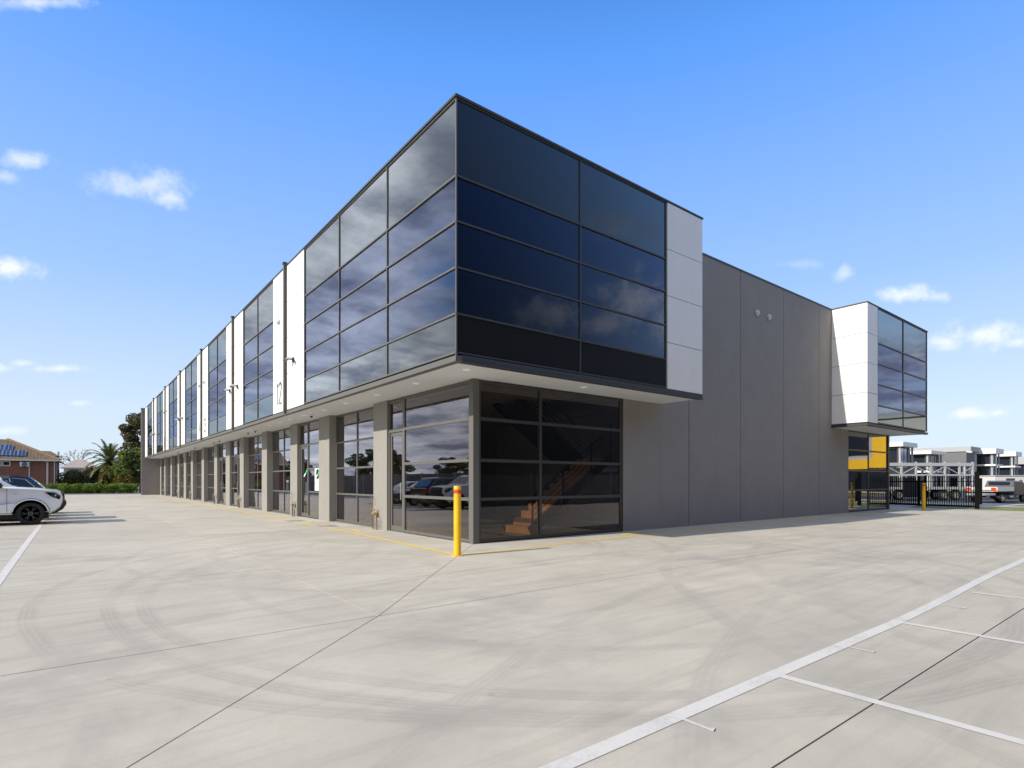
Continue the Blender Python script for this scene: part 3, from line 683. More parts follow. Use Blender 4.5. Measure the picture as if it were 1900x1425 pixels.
# ---------------------------------------------------------------- bollards
def bollard(x, y, label):
    o = thing('bollard', label, 'bollard', (x, y, 0), group='yellow steel bollards')
    b = MB(); b.lathe([(0.074, 0.012), (0.074, 1.30)], 32); b.build('post', M_YELLOW, o, smooth=True)
    b = MB(); b.lathe([(0.0752, 1.25), (0.0752, 1.325)], 32); b.build('reflective_band', M_RED, o, smooth=True)
    b = MB(); b.lathe([(0.0745, 1.325), (0.0745, 1.385), (0.066, 1.40), (0.01, 1.402)], 32); b.build('cap', M_YELLOW, o, smooth=True)
    b = MB(); b.lathe([(0.125, 0.001), (0.125, 0.012), (0.075, 0.0125)], 32); b.build('base_plate', M_YELLOW, o)
    for k in range(4):
        a = k * math.pi / 2 + 0.6
        b = MB(); b.lathe([(0.012, 0.012), (0.012, 0.028)], 6, (0.10 * math.cos(a), 0.10 * math.sin(a), 0)); b.build('anchor_bolt', M_GALV, o)
bollard(-1.40, -1.50, 'tall yellow bollard with red band at the near building corner')
bollard(26.45, -1.60, 'shaded orange-yellow bollard beside the black sliding gate')
# ---------------------------------------------------------------- water meters at the column feet
def water_tap(y, label):
    o = thing('water_tap', label, 'tap', (-0.12, y, 0), group='brass water taps at the column feet')
    b = MB(); b.tube([(0, 0, 0), (0, 0, 0.42), (0, -0.02, 0.46), (0, -0.16, 0.46), (0, -0.17, 0.42), (0, -0.17, 0.0)], 0.014); b.build('pipe', M_COPPER, o, smooth=True)
    b = MB(); b.tube([(0.02, 0.15, 0.0), (0.02, 0.15, 0.95), (0.02, 0.24, 0.97), (0.02, 0.26, 1.06)], 0.012); b.build('riser', M_COPPER, o, smooth=True)
    b = MB(); b.lathe([(0.05, -0.1), (0.06, -0.03), (0.06, 0.03), (0.045, 0.1)], 14, (0, 0.02, 0.50), 'Y'); b.lathe([(0.03, 0), (0.045, 0.05), (0.03, 0.11)], 12, (0, 0.0, 0.54)); b.build('valve', M_BRASS, o, smooth=True)
    b = MB(); b.bar((0, -0.08, 0.52), (-0.01, -0.18, 0.72), 0.03, 0.012); b.build('lever', M_PRINTW, o)
    b = MB(); b.tube([(0, -0.17, 0.30), (0, -0.28, 0.30), (0, -0.28, 0.0)], 0.012); b.tube([(0, 0.0, 0.16), (0, -0.17, 0.16)], 0.01); b.build('brace', M_COPPER, o, smooth=True)
places = ['on the first column from the glass corner', 'on the column beside the green-sticker door', 'on the third tap column from the glass corner', 'on the fourth tap column from the corner', 'on the fifth tap column from the corner', 'on the sixth tap column from the corner', 'on the farthest tap column from the corner']
for y, pl in zip(taps, places): water_tap(y, 'brass water tap and copper pipes ' + pl)
# ---------------------------------------------------------------- vehicles
def offset_poly(P, d):
    n = len(P); out = []
    A = sum(P[i][0] * P[(i + 1) % n][1] - P[(i + 1) % n][0] * P[i][1] for i in range(n)); s = 1 if A > 0 else -1
    for i in range(n):
        p0, p1, p2 = Vector(P[i - 1]), Vector(P[i]), Vector(P[(i + 1) % n])
        a = (p1 - p0).normalized(); b = (p2 - p1).normalized()
        n1 = Vector((-a.y, a.x)) * s; n2 = Vector((-b.y, b.x)) * s; m = n1 + n2
        m = m / max(m.length_squared / 2, 0.6) if m.length > 1e-3 else n1
        out.append(p1 + m * d)
    return out
def prism(P, wfun, ch=0.04, y_sides=(-1, 1), inner=None):
    """profile P in (x, z) swept across the width; wfun(x, z) gives the half width; chamfered long edges"""
    b = MB(); Q = offset_poly(P, ch); n = len(P); lay = []
    if inner is None: seq = [(Q, -1, 0.0), (P, -1, ch), (P, 1, ch), (Q, 1, 0.0)]
    else: seq = [(P, 1, inner), (P, 1, ch), (Q, 1, 0.0)]
    for (poly, s, din) in seq:
        i = len(b.v); lay.append(i)
        for p in poly: b.v.append((p[0], s * (wfun(p[0], p[1]) - din), p[1]))
    for k in range(len(lay) - 1):
        for j in range(n):
            b.f.append((lay[k] + j, lay[k] + (j + 1) % n, lay[k + 1] + (j + 1) % n, lay[k + 1] + j)); b.mi.append(0)
    for L in (lay[0], lay[-1]): b.f.append(tuple(L + j for j in range(n))); b.mi.append(0)
    return b
def arch(cx, cz, r, a0=0, a1=180, n=12): return [(cx + r * math.cos(R(a0 + (a1 - a0) * i / n)), cz + r * math.sin(R(a0 + (a1 - a0) * i / n))) for i in range(n + 1)]
def wheel(parent, x, y, r, side, rim_m):
    w = bpy.data.objects.new('wheel', None); col.objects.link(w); w.parent = parent; w.location = (x, y, r); w.empty_display_size = 0.1
    t = 0.12
    b = MB(); b.lathe([(r * 0.66, -t), (r * 0.93, -t), (r, -t * 0.7), (r, t * 0.7), (r * 0.93, t), (r * 0.66, t), (r * 0.66, -t)], 36, (0, 0, 0), 'Y', caps=False); b.build('tyre', M_RUBBER, w, smooth=True)
    b = MB(); b.lathe([(r * 0.655, -t * 0.9), (r * 0.655, t * 0.9), (r * 0.61, t * 0.9), (r * 0.60, -t * 0.9)], 30, (0, 0, 0), 'Y', caps=False)
    b.lathe([(r * 0.6, -side * t * 0.25), (0.02, -side * t * 0.25)], 24, (0, 0, 0), 'Y')
    for k in range(6):
        a = k * math.pi / 3
        for da in (-0.16, 0.16):
            b.bar((0.08 * math.cos(a), side * t * 0.7, 0.08 * math.sin(a)), (r * 0.61 * math.cos(a + da), side * t * 0.62, r * 0.61 * math.sin(a + da)), 0.035, 0.03, up=(0, 1, 0))
    b.lathe([(0.075, side * t * 0.5), (0.075, side * t * 0.85), (0.03, side * t * 0.9)], 16, (0, 0, 0), 'Y'); b.build('rim', rim_m, w, smooth=True)
    for k in range(6):
        a = k * math.pi / 3 + 0.5
        MB().lathe([(0.011, side * t * 0.8), (0.011, side * t * 0.98)], 6, (0.05 * math.cos(a), 0, 0.05 * math.sin(a)), 'Y').build('wheel_nut', M_GALV, w)
def car(name, label, loc, rz, paint, kind, group='cars parked along the left bays', rim=None):
    o = thing(name, label, 'car' if kind != 'ute' else 'ute', loc, rz, group)
    K = {'ute': dict(wb=3.15, r=0.385, hw=0.93), 'suv': dict(wb=2.9, r=0.37, hw=0.95), 'hatch': dict(wb=2.65, r=0.32, hw=0.88), 'wagon': dict(wb=2.75, r=0.33, hw=0.89)}[kind]
    wb, r, hw = K['wb'], K['r'], K['hw']; ar = r + 0.085
    fa = arch(0, r, ar, 0, 180); ra = arch(-wb, r, ar, 0, 180)
    if kind == 'ute':
        nose = [(0.52, 0.36), (0.66, 0.44), (0.80, 0.56), (0.87, 0.72), (0.86, 0.95), (0.79, 1.13), (0.62, 1.19), (0.1, 1.26), (-0.46, 1.30)]
        tail = [(-2.62, 1.32), (-4.36, 1.32), (-4.42, 0.75), (-4.30, 0.50), (-wb - ar - 0.02, 0.42)]
        cab = [(-0.36, 1.27), (-1.06, 1.74), (-1.32, 1.81), (-2.32, 1.82), (-2.58, 1.72), (-2.68, 1.28)]
        glassp = [[(-0.98, 1.33), (-1.22, 1.68), (-1.66, 1.72), (-1.66, 1.33)], [(-1.74, 1.33), (-1.74, 1.72), (-2.28, 1.72), (-2.46, 1.36)]]
        ws = [(-0.46, 1.325), (-1.05, 1.72)]; rw = [(-2.665, 1.36), (-2.60, 1.68)]
    elif kind == 'suv':
        nose = [(0.50, 0.30), (0.70, 0.36), (0.86, 0.55), (0.88, 0.80), (0.80, 0.98), (0.45, 1.06), (-0.35, 1.12)]
        tail = [(-3.55, 1.16), (-3.80, 1.05), (-3.86, 0.70), (-3.78, 0.42), (-wb - ar - 0.02, 0.36)]
        cab = [(-0.25, 1.09), (-1.05, 1.58), (-1.40, 1.68), (-2.6, 1.70), (-3.18, 1.64), (-3.68, 1.12)]
        glassp = [[(-0.85, 1.14), (-1.22, 1.52), (-1.75, 1.58), (-1.75, 1.14)], [(-1.83, 1.14), (-1.83, 1.59), (-2.6, 1.59), (-2.68, 1.15)], [(-2.76, 1.16), (-2.70, 1.58), (-3.05, 1.54), (-3.34, 1.24)]]
        ws = [(-0.36, 1.13), (-1.03, 1.545)]; rw = [(-3.63, 1.17), (-3.24, 1.57)]
    else:
        L = -3.35 if kind == 'hatch' else -3.70
        nose = [(0.44, 0.26), (0.66, 0.30), (0.82, 0.50), (0.80, 0.72), (0.60, 0.86), (-0.30, 0.97)]
        tail = [(L + 0.1, 1.02), (L, 0.90), (L - 0.04, 0.62), (L + 0.1, 0.36), (-wb - ar - 0.02, 0.30)]
        cab = [(-0.2, 0.94), (-1.0, 1.36), (-1.4, 1.45), (-2.4, 1.46), (L + 0.55, 1.38), (L + 0.12, 0.98)]
        glassp = [[(-0.75, 0.99), (-1.12, 1.32), (-1.7, 1.37), (-1.7, 0.99)], [(-1.78, 0.99), (-1.78, 1.37), (-2.35, 1.37), (L + 0.55, 1.30), (L + 0.42, 1.04)]]
        ws = [(-0.3, 0.985), (-0.98, 1.325)]; rw = [(L + 0.14, 1.02), (L + 0.52, 1.33)]
    sill = 0.36 if kind == 'ute' else 0.28
    P = nose + tail + [(ra[-1][0] - 0.01, sill + 0.02)] + ra[::-1] + [(ra[0][0] + 0.01, sill)] + [(fa[-1][0] - 0.01, sill)] + fa[::-1] + [(fa[0][0] + 0.01, sill + 0.02)]
    xn = max(p[0] for p in nose); xt = min(p[0] for p in tail)
    def bw(x, z):
        w = hw
        if x > xn - 0.75: w *= 1 - 0.20 * ((x - xn + 0.75) / 0.75) ** 2
        if x < xt + 0.5: w *= 1 - 0.07 * ((xt + 0.5 - x) / 0.5) ** 2
        if z > 0.95 * (1 if kind == 'ute' else 0.85): w *= 0.985
        return w
    zb = cab[0][1]
    def cw(x, z): return (hw - 0.05) * (1 - 0.26 * max(0, z - zb)) * (1 - 0.05 * max(0, (x + 0.9)))
    prism(P, bw, 0.05).build('body', paint, o, smooth=True)
    prism(cab, cw, 0.06).build('cabin', paint, o, smooth=True)
    for s in (1, -1):
        for gp_ in glassp:
            b = prism(gp_, lambda x, z: cw(x, z) + 0.012, 0.006, inner=0.05)
            if s < 0: b.v = [(x, -y, z) for x, y, z in b.v]
            b.build('side_window', GC, o)
        hl = [(xn - 0.50, 1.11), (xn - 0.22, 1.09), (xn - 0.06, 0.98), (xn - 0.10, 0.85), (xn - 0.32, 0.95)] if kind == 'ute' else [(xn - 0.45, nose[-2][1] - 0.14), (xn - 0.14, nose[-2][1] - 0.16), (xn - 0.05, nose[-2][1] - 0.27), (xn - 0.34, nose[-2][1] - 0.26)]
        b = prism(hl, lambda x, z: bw(x, z) + 0.012, 0.006, inner=0.08)
        if s < 0: b.v = [(x, -y, z) for x, y, z in b.v]
        h = b.build('headlight', GC, o)
        b = MB(); b.lathe([(0.05, 0.0), (0.035, 0.03)], 14, (xn - 0.24, s * (bw(xn - 0.24, 1) - 0.0), (hl[1][1] + hl[-1][1]) / 2 - 0.03), 'Y'); b.build('lamp', M_WHITEPLASTIC, h)
        zt = tail[0][1]
        tl = [(xt + 0.01, zt - 0.12), (xt + 0.30, zt - 0.12), (xt + 0.20, zt - 0.34), (xt + 0.01, zt - 0.36)]
        b = prism(tl, lambda x, z: bw(x, z) + 0.010, 0.005, inner=0.08)
        if s < 0: b.v = [(x, -y, z) for x, y, z in b.v]
        b.build('tail_light', mat('tail_light_red', (0.45, 0.02, 0.015), 0.2), o)
        mz = zb + 0.07; mx = -0.80
        b = MB(); b.lathe([(0.05, -0.10), (0.10, -0.06), (0.11, 0.04), (0.06, 0.09)], 12, (mx, s * (hw + 0.11), mz), 'Y'); b.bar((mx, s * (hw - 0.08), mz - 0.04), (mx, s * (hw + 0.06), mz - 0.02), 0.06, 0.04); b.build('mirror', M_BLACK if kind == 'ute' else paint, o, smooth=True)
        for x in ((-0.60, -1.70, -2.66) if kind == 'ute' else (-0.62, -1.79, -wb + 0.25)):
            zt_ = zb - 0.02
            b = MB(); b.box(x - 0.006, x + 0.006, s * (hw - 0.01), s * (hw + 0.0025), sill + 0.08, zt_); b.build('door_gap', M_BLACK, o)
        for x in ((-1.50, -2.50) if kind == 'ute' else (-1.55, -2.45)):
            b = MB(); b.bar((x, s * (hw + 0.02), zb - 0.14), (x - 0.2, s * (hw + 0.02), zb - 0.14), 0.03); b.build('door_handle', paint, o)
        if kind == 'ute':
            fl = arch(0, r, ar + 0.035, 8, 172, 12) + arch(0, r, ar - 0.01, 172, 8, 12)
            for cx in (0, -wb):
                b = prism([(x + cx, z) for x, z in fl], lambda x, z: hw + 0.035, 0.012, inner=0.2)
                if s < 0: b.v = [(x, -y, z) for x, y, z in b.v]
                b.build('wheel_arch', paint, o, smooth=True)
            for (z, l) in ((1.085, 0.15), (1.045, 0.07)):
                b = MB(); b.box(-0.42 - l / 2 + 0.03, -0.42 + l / 2 + 0.03, s * (hw - 0.01), s * (hw + 0.004), z - 0.008, z + 0.008); b.build('badge', M_GALV, o)
        else:
            tr = glassp; b = MB()
            for gpoly in tr:
                for a, c in zip(gpoly[1:], gpoly[2:]): b.bar((a[0], s * (cw(*a) + 0.012), a[1] + 0.02), (c[0], s * (cw(*c) + 0.012), c[1] + 0.02), 0.014, 0.022)
            b.build('window_trim', M_GALV, o)
        for cx in (0, -wb): wheel(o, cx, s * (hw - 0.12), r, s, rim or M_BLACK)
        # dark wheel-well lining
        for cx in (0, -wb):
            b = MB(); pts = arch(cx, r, ar - 0.004, 0, 180, 12)
            for a, c in zip(pts[:-1], pts[1:]): b.face([(a[0], s * (hw - 0.02), a[1]), (c[0], s * (hw - 0.02), c[1]), (c[0], s * (hw - 0.5), c[1]), (a[0], s * (hw - 0.5), a[1])])
            b.build('wheel_well', M_BLACK, o)
    def pane_across(a, c, name):
        b = MB(); n = Vector((c[1] - a[1], 0, -(c[0] - a[0]))).normalized()
        if (a[0] > -1.5) != (n.x > 0): n = -n
        q = [(a[0], -cw(*a) + 0.09, a[1]), (a[0], cw(*a) - 0.09, a[1]), (c[0], cw(*c) - 0.10, c[1]), (c[0], -cw(*c) + 0.10, c[1])]
        b.face([tuple(Vector(p) + n * 0.012) for p in q]); b.face([tuple(Vector(p) - n * 0.05) for p in q[::-1]])
        for i in range(4): b.face([tuple(Vector(q[i]) + n * 0.012), tuple(Vector(q[(i + 1) % 4]) + n * 0.012), tuple(Vector(q[(i + 1) % 4]) - n * 0.05), tuple(Vector(q[i]) - n * 0.05)])
        b.build(name, GC, o)
    pane_across(ws[0], ws[1], 'windscreen'); pane_across(rw[0], rw[1], 'rear_window')
    # grille and bumpers
    if kind == 'ute':
        bp = [(0.50, 0.345), (0.62, 0.35), (0.86, 0.50), (0.955, 0.66), (0.94, 0.79), (0.88, 0.80), (0.86, 0.72), (0.79, 0.555), (0.66, 0.435)]
        prism(bp, lambda x, z: bw(x, z) + 0.01, 0.02).build('front_bumper', M_BLACK, o, smooth=True)
        prism([(0.80, 1.155), (0.895, 1.02), (0.905, 0.80), (0.80, 0.80)], lambda x, z: 0.60, 0.02).build('grille', M_BLACK, o)
        b = MB(); b.box(-4.34, -2.74, -hw + 0.08, hw - 0.08, 1.321, 1.36); b.build('tray_cover', M_BLACK, o)
        b = MB(); b.tube([(-0.95, hw - 0.45, 1.72), (-0.95, hw - 0.45, 1.735)], 0.01); b.box(-1.5, -1.4, -0.05, 0.05, 1.815, 1.86); b.build('roof_aerial', M_BLACK, o)
    else:
        prism([(xn - 0.10, nose[-2][1] - 0.20), (xn + 0.005, nose[2][1] + 0.20), (xn + 0.005, 0.48), (xn - 0.08, 0.40)], lambda x, z: 0.55, 0.015).build('grille', M_BLACK, o)
    b = MB(); b.box(xt - 0.012, xt + 0.02, -0.18, 0.18, 0.62, 0.73); b.build('number_plate', M_PRINTW, o)
    b = MB(); b.box(-wb - ar, ar, -hw + 0.25, hw - 0.25, 0.20, 0.40); b.build('underbody', M_BLACK, o)
    return o
P_WHITE = mat('white_car_paint', (0.86, 0.86, 0.85), 0.25, coat=0.8)
P_BLACK = mat('black_car_paint', (0.008, 0.009, 0.011), 0.22, coat=1.0)
P_NAVY = mat('dark_blue_car_paint', (0.012, 0.018, 0.035), 0.22, coat=1.0)
P_SILVER = mat('silver_car_paint', (0.50, 0.52, 0.54), 0.3, metal=0.5, coat=0.8)
car('parked_ute', 'white dual-cab ute with black alloy wheels parked nose to the lane', (-8.62, 15.08, 0.004), 0, P_WHITE, 'ute', rim=mat('dark_alloy', (0.045, 0.045, 0.05), 0.35, metal=0.6))
car('parked_suv', 'black wagon with chrome window trim parked behind the white ute', (-11.95, 17.75, 0.004), math.pi, P_BLACK, 'suv', rim=M_GALV)
car('parked_hatchback', 'dark blue hatchback parked third in the row, seen in the window reflections', (-8.75, 20.3, 0.004), 0, P_NAVY, 'hatch', rim=M_GALV)
car('parked_wagon', 'silver-white wagon parked fourth in the row, seen in the window reflections', (-8.8, 22.9, 0.004), 0, P_SILVER, 'wagon', rim=M_GALV)
# wheel stops in the near bays
M_STOP = mat('wheel_stop_rubber', (0.03, 0.03, 0.03), 0.8)
def wheel_stop(x, y, rz, lab):
    b = MB(); L, w, h = 0.85, 0.075, 0.10
    p = [(-w, 0), (w, 0), (w * 0.55, h), (-w * 0.55, h)]
    i = [(-L, q[0], q[1]) for q in p]; j = [(L, q[0], q[1]) for q in p]
    b.face(i); b.face(j[::-1])
    for k in range(4): b.face([i[k], j[k], j[(k + 1) % 4], i[(k + 1) % 4]])
    o = b.build('wheel_stop', M_STOP, loc=(x, y, 0.002), rot=(0, 0, rz))
    tag(o, lab, 'wheel stop', 'wheel stops of the near bays')
for k in range(-2, 5): wheel_stop(-1.88 + 2.62 * k, -13.7, 0, 'black rubber wheel stop, '+['nearest', 'second', 'third', 'fourth', 'fifth', 'sixth', 'seventh', 'eighth', 'ninth'][k + 2] + ' along the near bays from the left')
# ---------------------------------------------------------------- gate and fence
def palisade(name, label, a, c, h, step, group=None):
    o = thing(name, label, 'fence', (a[0], a[1], 0), math.atan2(c[1] - a[1], c[0] - a[0]), group)
    L = math.hypot(c[0] - a[0], c[1] - a[1]); n = int(L / step)
    pk = MB(); pk.box(-0.017, 0.017, -0.0125, 0.0125, 0.10, h - 0.03)
    pk.face([(-0.02, 0, h - 0.03), (0.02, 0, h - 0.03), (0, 0, h + 0.06)]); pk.face([(0, -0.02, h - 0.03), (0, 0.02, h - 0.03), (0, 0, h + 0.06)])
    p0 = None
    for i in range(n + 1):
        x = i * L / n
        if p0 is None: p0 = pk.build('picket', M_STEEL, o); q = p0
        else: q = p0.copy(); col.objects.link(q)
        q.location = (x, 0, 0)
    for (nm, z, w, y) in (('top_rail', h - 0.30, 0.04, 0.034), ('bottom_rail', 0.10, 0.10, 0.034)):
        b = MB(); b.box(0, L, y - 0.02, y + 0.02, z - w / 2, z + w / 2); b.build(nm, M_STEEL, o)
    for x in (0.0, L * 0.46, L):
        b = MB(); b.box(x - 0.04, x + 0.04, 0.056, 0.13, 0.0, h + 0.05); b.build('post', M_STEEL, o)
    return o
palisade('sliding_gate', 'black steel picket sliding gate beside the far end of the building', (32.1, 1.9), (31.5, -2.6), 1.78, 0.112)
palisade('boundary_fence', 'second black picket fence overlapping behind the left half of the gate', (33.1, 4.4), (32.6, 0.4), 1.75, 0.112)
gpst = thing('gate_post', 'thick black steel gate post at the free end of the gate', 'post', (30.75, -2.80, 0))
b = MB(); b.box(-0.07, 0.07, -0.09, 0.09, 0, 2.0); b.build('post', M_STEEL, gpst)
b = MB(); b.box(-0.10, 0.10, -0.20, -0.095, 0.25, 1.66); b.build('motor_housing', M_STEEL, gpst)
b = MB(); b.lathe([(0.04, 2.0), (0.03, 2.03), (0.012, 2.12)], 10); b.build('finial', M_STEEL, gpst)
# ---------------------------------------------------------------- street beyond the gate
M_PALE = mat('pale_render', (0.40, 0.40, 0.395), 0.7)
def office(name, label, u, depth, vtop, Lx, Ly, fascia, m_f, floors, base_m=M_WALL, over=0.5):
    c = at(u, HZ, depth); z = 1.5 + (HZ - vtop) * depth / F
    o = thing(name, label, 'building', (c.x, c.y, 0), 0, 'offices along the far street')
    b = MB(); b.box(0.6, Lx, 0.6, Ly, 0, z - fascia * 0.5); b.build('wall', base_m, o)
    b = MB(); b.box(-over, Lx + 0.2, -over, Ly + 0.3, z - fascia, z); b.build('roof_fascia', m_f, o)
    zb = 0.15; H = (z - fascia - zb) / floors
    for f in range(floors):
        z0, z1 = zb + f * H, zb + (f + 1) * H
        if f:
            b = MB(); b.box(-over * 0.8, Lx + 0.1, -over * 0.8, Ly, z0 - 0.16, z0 + 0.16); b.build('balcony_slab', m_f, o)
        n = max(2, int(Lx / 1.9))
        fr = MB(); fr.box(0.26, Lx - 0.16, 0.47, 0.59, z0 + 0.12, z0 + 0.2); fr.box(0.26, Lx - 0.16, 0.47, 0.59, z1 - 0.2, z1 - 0.12)
        for k in range(n + 1): x = 0.3 + (Lx - 0.5) * k / n; fr.box(x - 0.04, x + 0.04, 0.46, 0.6, z0 + 0.2, z1 - 0.2)
        fo = fr.build('window', M_FRAMED, o)
        for k in range(n):
            x0 = 0.3 + (Lx - 0.5) * k / n; x1 = 0.3 + (Lx - 0.5) * (k + 1) / n
            b = MB(); b.box(x0 + 0.045, x1 - 0.045, 0.50, 0.55, z0 + 0.2, z1 - 0.2); b.build('pane', GFAR, fo)
        n = max(2, int(Ly / 2.4)); fr = MB(); fr.box(0.45, 0.59, 0.6, Ly - 0.2, z0 + 0.12, z0 + 0.2); fr.box(0.45, 0.59, 0.6, Ly - 0.2, z1 - 0.2, z1 - 0.12)
        for k in range(n + 1): y = 0.62 + (Ly - 0.9) * k / n; fr.box(0.44, 0.6, y - 0.04, y + 0.04, z0 + 0.2, z1 - 0.2)
        fo = fr.build('window', M_FRAMED, o)
        for k in range(n):
            y0 = 0.62 + (Ly - 0.9) * k / n; y1 = 0.62 + (Ly - 0.9) * (k + 1) / n
            b = MB(); b.box(0.50, 0.55, y0 + 0.045, y1 - 0.045, z0 + 0.2, z1 - 0.2); b.build('pane', GFAR, fo)
    for (x, y) in ((0.1, 0.1), (Lx - 0.3, 0.1)):
        b = MB(); b.box(x, x + 0.22, y, y + 0.22, 0, z - fascia); b.build('column', M_PALE, o)
    return o
M_MID = mat('mid_grey_render', (0.15, 0.15, 0.155), 0.7)
office('street_office', 'white-capped glass office nearest the gate, partly behind the white trailer', 1672, 80, 820, 5.5, 10, 0.62, M_WHITE, 2, M_MID, 0.35)
office('street_office', 'low office with white canopy left of the large grey hall', 1723, 92, 836, 7.5, 9, 0.55, M_WHITE, 2, M_MID)
o = office('street_office', 'grey rendered office block in front of the large grey hall', 1792, 98, 839, 5.0, 10, 2.3, M_MID, 2, M_MID, 0.1)
c = at(1815, HZ, 104); hall = thing('grey_hall', 'large plain pale grey hall behind the street offices', 'building', (c.x, c.y, 0), 0)
hz_ = 1.5 + (HZ - 828) * 104 / F
b = MB(); b.box(-0.5, 6, 1.5, 40, 0, hz_ - 0.9); b.build('wall', M_PALE, hall)
b = MB(); b.box(-0.8, 6.2, 0.9, 40.2, hz_ - 0.9, hz_); b.build('roof_fascia', M_PALE, hall)
b = MB(); b.bar((-0.4, 1.2, 0), (-0.4, 1.2, hz_ - 0.9), 0.8); b.build('column', M_WHITE, hall)
office('street_office', 'three-level office with white slab edges right of the grey hall', 1843, 108, 832, 5.5, 9, 1.0, M_WHITE, 3, M_MID)
office('street_office', 'smaller white-slab office beyond the three-level one', 1880, 118, 838, 5.0, 8, 0.95, M_WHITE, 3, M_MID)
office('street_office', 'grey office at the right edge of the picture', 1906, 126, 848, 14, 6, 1.6, M_PALE, 2, M_MID, 0.2)
# white car-carrier trailer
pA = at(1600, HZ, 44.0); pB = at(1784, HZ, 44.5)
tr = thing('car_carrier_trailer', 'white steel car-carrier trailer with truss sides behind the gate', 'trailer', (pA.x, pA.y, 0), math.atan2(pB.y - pA.y, pB.x - pA.x))
TL = math.hypot(pB.x - pA.x, pB.y - pA.y)
P_TR = mat('trailer_white', (0.46, 0.46, 0.46), 0.4)
for s in (-1.1, 1.1):
    b = MB(); b.box(0, TL, s - 0.06, s + 0.06, 2.66, 2.90); b.build('top_rail', P_TR, tr)
    b = MB(); b.box(0, TL, s - 0.05, s + 0.05, 1.90, 2.02); b.build('mid_rail', P_TR, tr)
    b = MB(); b.box(0, TL, s - 0.06, s + 0.06, 0.85, 1.05); b.build('chassis_rail', P_TR, tr)
    n = 7
    for k in range(n + 1):
        x = TL * k / n; x = min(max(x, 0.09), TL - 0.09)
        b = MB(); b.box(x - 0.06, x + 0.06, s - 0.055, s + 0.055, 1.051, 2.98 if k % 2 else 2.94); b.build('post', P_TR, tr)
    for k in range(n):
        x0, x1 = TL * k / n, TL * (k + 1) / n
        if k % 2: x0, x1 = x1, x0
        b = MB(); b.bar((x0, s, 2.02), (x1, s, 2.62), 0.05); b.build('brace', P_TR, tr)
b = MB(); b.box(0, TL, -1.03, 1.03, 2.66, 2.72); b.build('upper_deck', M_GALV, tr)
b = MB(); b.box(0, TL, -1.03, 1.03, 0.95, 1.0); b.build('lower_deck', M_GALV, tr)
b = MB(); b.box(0.5, TL * 0.62, 0.9, 1.0, 1.9, 2.6); b.build('side_sheet', M_GALV, tr)
for k in range(2):
    b = MB(); b.box(TL * 0.30 + k * 0.92, TL * 0.30 + k * 0.92 + 0.86, -1.25, -0.75, 0.25, 1.75 - 0.2 * (k % 2)); b.build('dark_filler_box', M_BLACK, tr)  # black boxes added for the dark, shadowed mass below the trailer
for x in (1.2, 2.2, TL - 2.4, TL - 1.4):
    for s in (-1, 1): wheel(tr, x, s * 0.95, 0.42, s, M_GALV)
# utility with tray seen from behind, camper, person, cone
P_UT = mat('dusty_white_paint', (0.68, 0.66, 0.62), 0.4)
M_ORANGE = mat('orange_plastic', (0.80, 0.16, 0.02), 0.4)
p = gp(1836, 932.5)
p = gp(1820, 932.5)
ut = thing('tray_ute', 'white tray-back ute seen from behind with red and orange tail lights', 'ute', (p.x, p.y, -0.01), R(-13))
b = MB(); b.box(0.0, 2.2, -0.92, 0.92, 0.80, 0.90); b.build('tray_floor', M_GALV, ut)
b = MB(); b.box(0.0, 0.05, -0.92, 0.92, 0.78, 1.10); b.build('tailgate', P_UT, ut)
for s in (-1, 1):
    b = MB(); b.box(0.05, 2.2, s * 0.92 - 0.02, s * 0.92 + 0.02, 0.80, 1.10); b.build('tray_side', P_UT, ut)
    b = MB(); b.box(-0.03, -0.001, s * 0.74 - 0.14, s * 0.74 + 0.14, 0.86, 1.05); b.build('tail_light', mat('tail_red', (0.75, 0.05, 0.02), 0.3), ut)
    b = MB(); b.box(-0.032, -0.002, s * 0.80 - 0.07, s * 0.80 + 0.07, 0.80, 0.86); b.build('indicator', M_ORANGE, ut)
    wheel(ut, 0.85, s * 0.75, 0.36, s, M_GALV); wheel(ut, 3.9, s * 0.75, 0.36, s, M_GALV)
b = MB(); b.box(-0.06, 0.02, -0.85, 0.85, 0.50, 0.66); b.build('rear_bumper', M_GALV, ut)
prism([(2.3, 0.5), (5.0, 0.5), (5.05, 0.90), (4.2, 1.02), (3.7, 1.50), (2.5, 1.54), (2.3, 1.05)], lambda x, z: 0.88 - 0.18 * max(0, z - 1.08), 0.05).build('cab', mat('graphite_paint', (0.10, 0.10, 0.105), 0.3, coat=0.6), ut, smooth=True)
b = MB(); b.box(2.36, 2.42, -0.62, 0.62, 1.16, 1.45); b.build('rear_window', GFAR, ut)
pc = at(1859, HZ, 47)
cm = thing('camper_trailer', 'white box camper trailer with side window parked at the kerb', 'caravan', (pc.x, pc.y, 0), R(-38))
b = MB(); b.box(-1.35, 1.35, -0.9, 0.9, 0.62, 1.90); b.build('body', P_UT, cm)
b = MB(); b.box(-1.40, 1.40, -0.95, 0.95, 1.90, 1.97); b.build('roof', P_TR, cm)
b = MB(); b.box(-0.45, 0.25, -0.93, -0.905, 1.42, 1.72); b.build('window', GFAR, cm)
MB().lathe([(0.16, 0.0), (0.16, -0.03)], 18, (0.75, -0.90, 1.45), 'Y').build('round_hatch', M_MID, cm)
b = MB(); b.box(-1.3, 1.3, -0.85, 0.85, 0.42, 0.62); b.build('chassis', M_BLACK, cm)
b = MB(); b.bar((-1.3, 0, 0.5), (-2.4, 0, 0.45), 0.10); b.build('drawbar', M_BLACK, cm)
for s in (-1, 1): wheel(cm, 0.0, s * 0.8, 0.34, s, M_GALV)
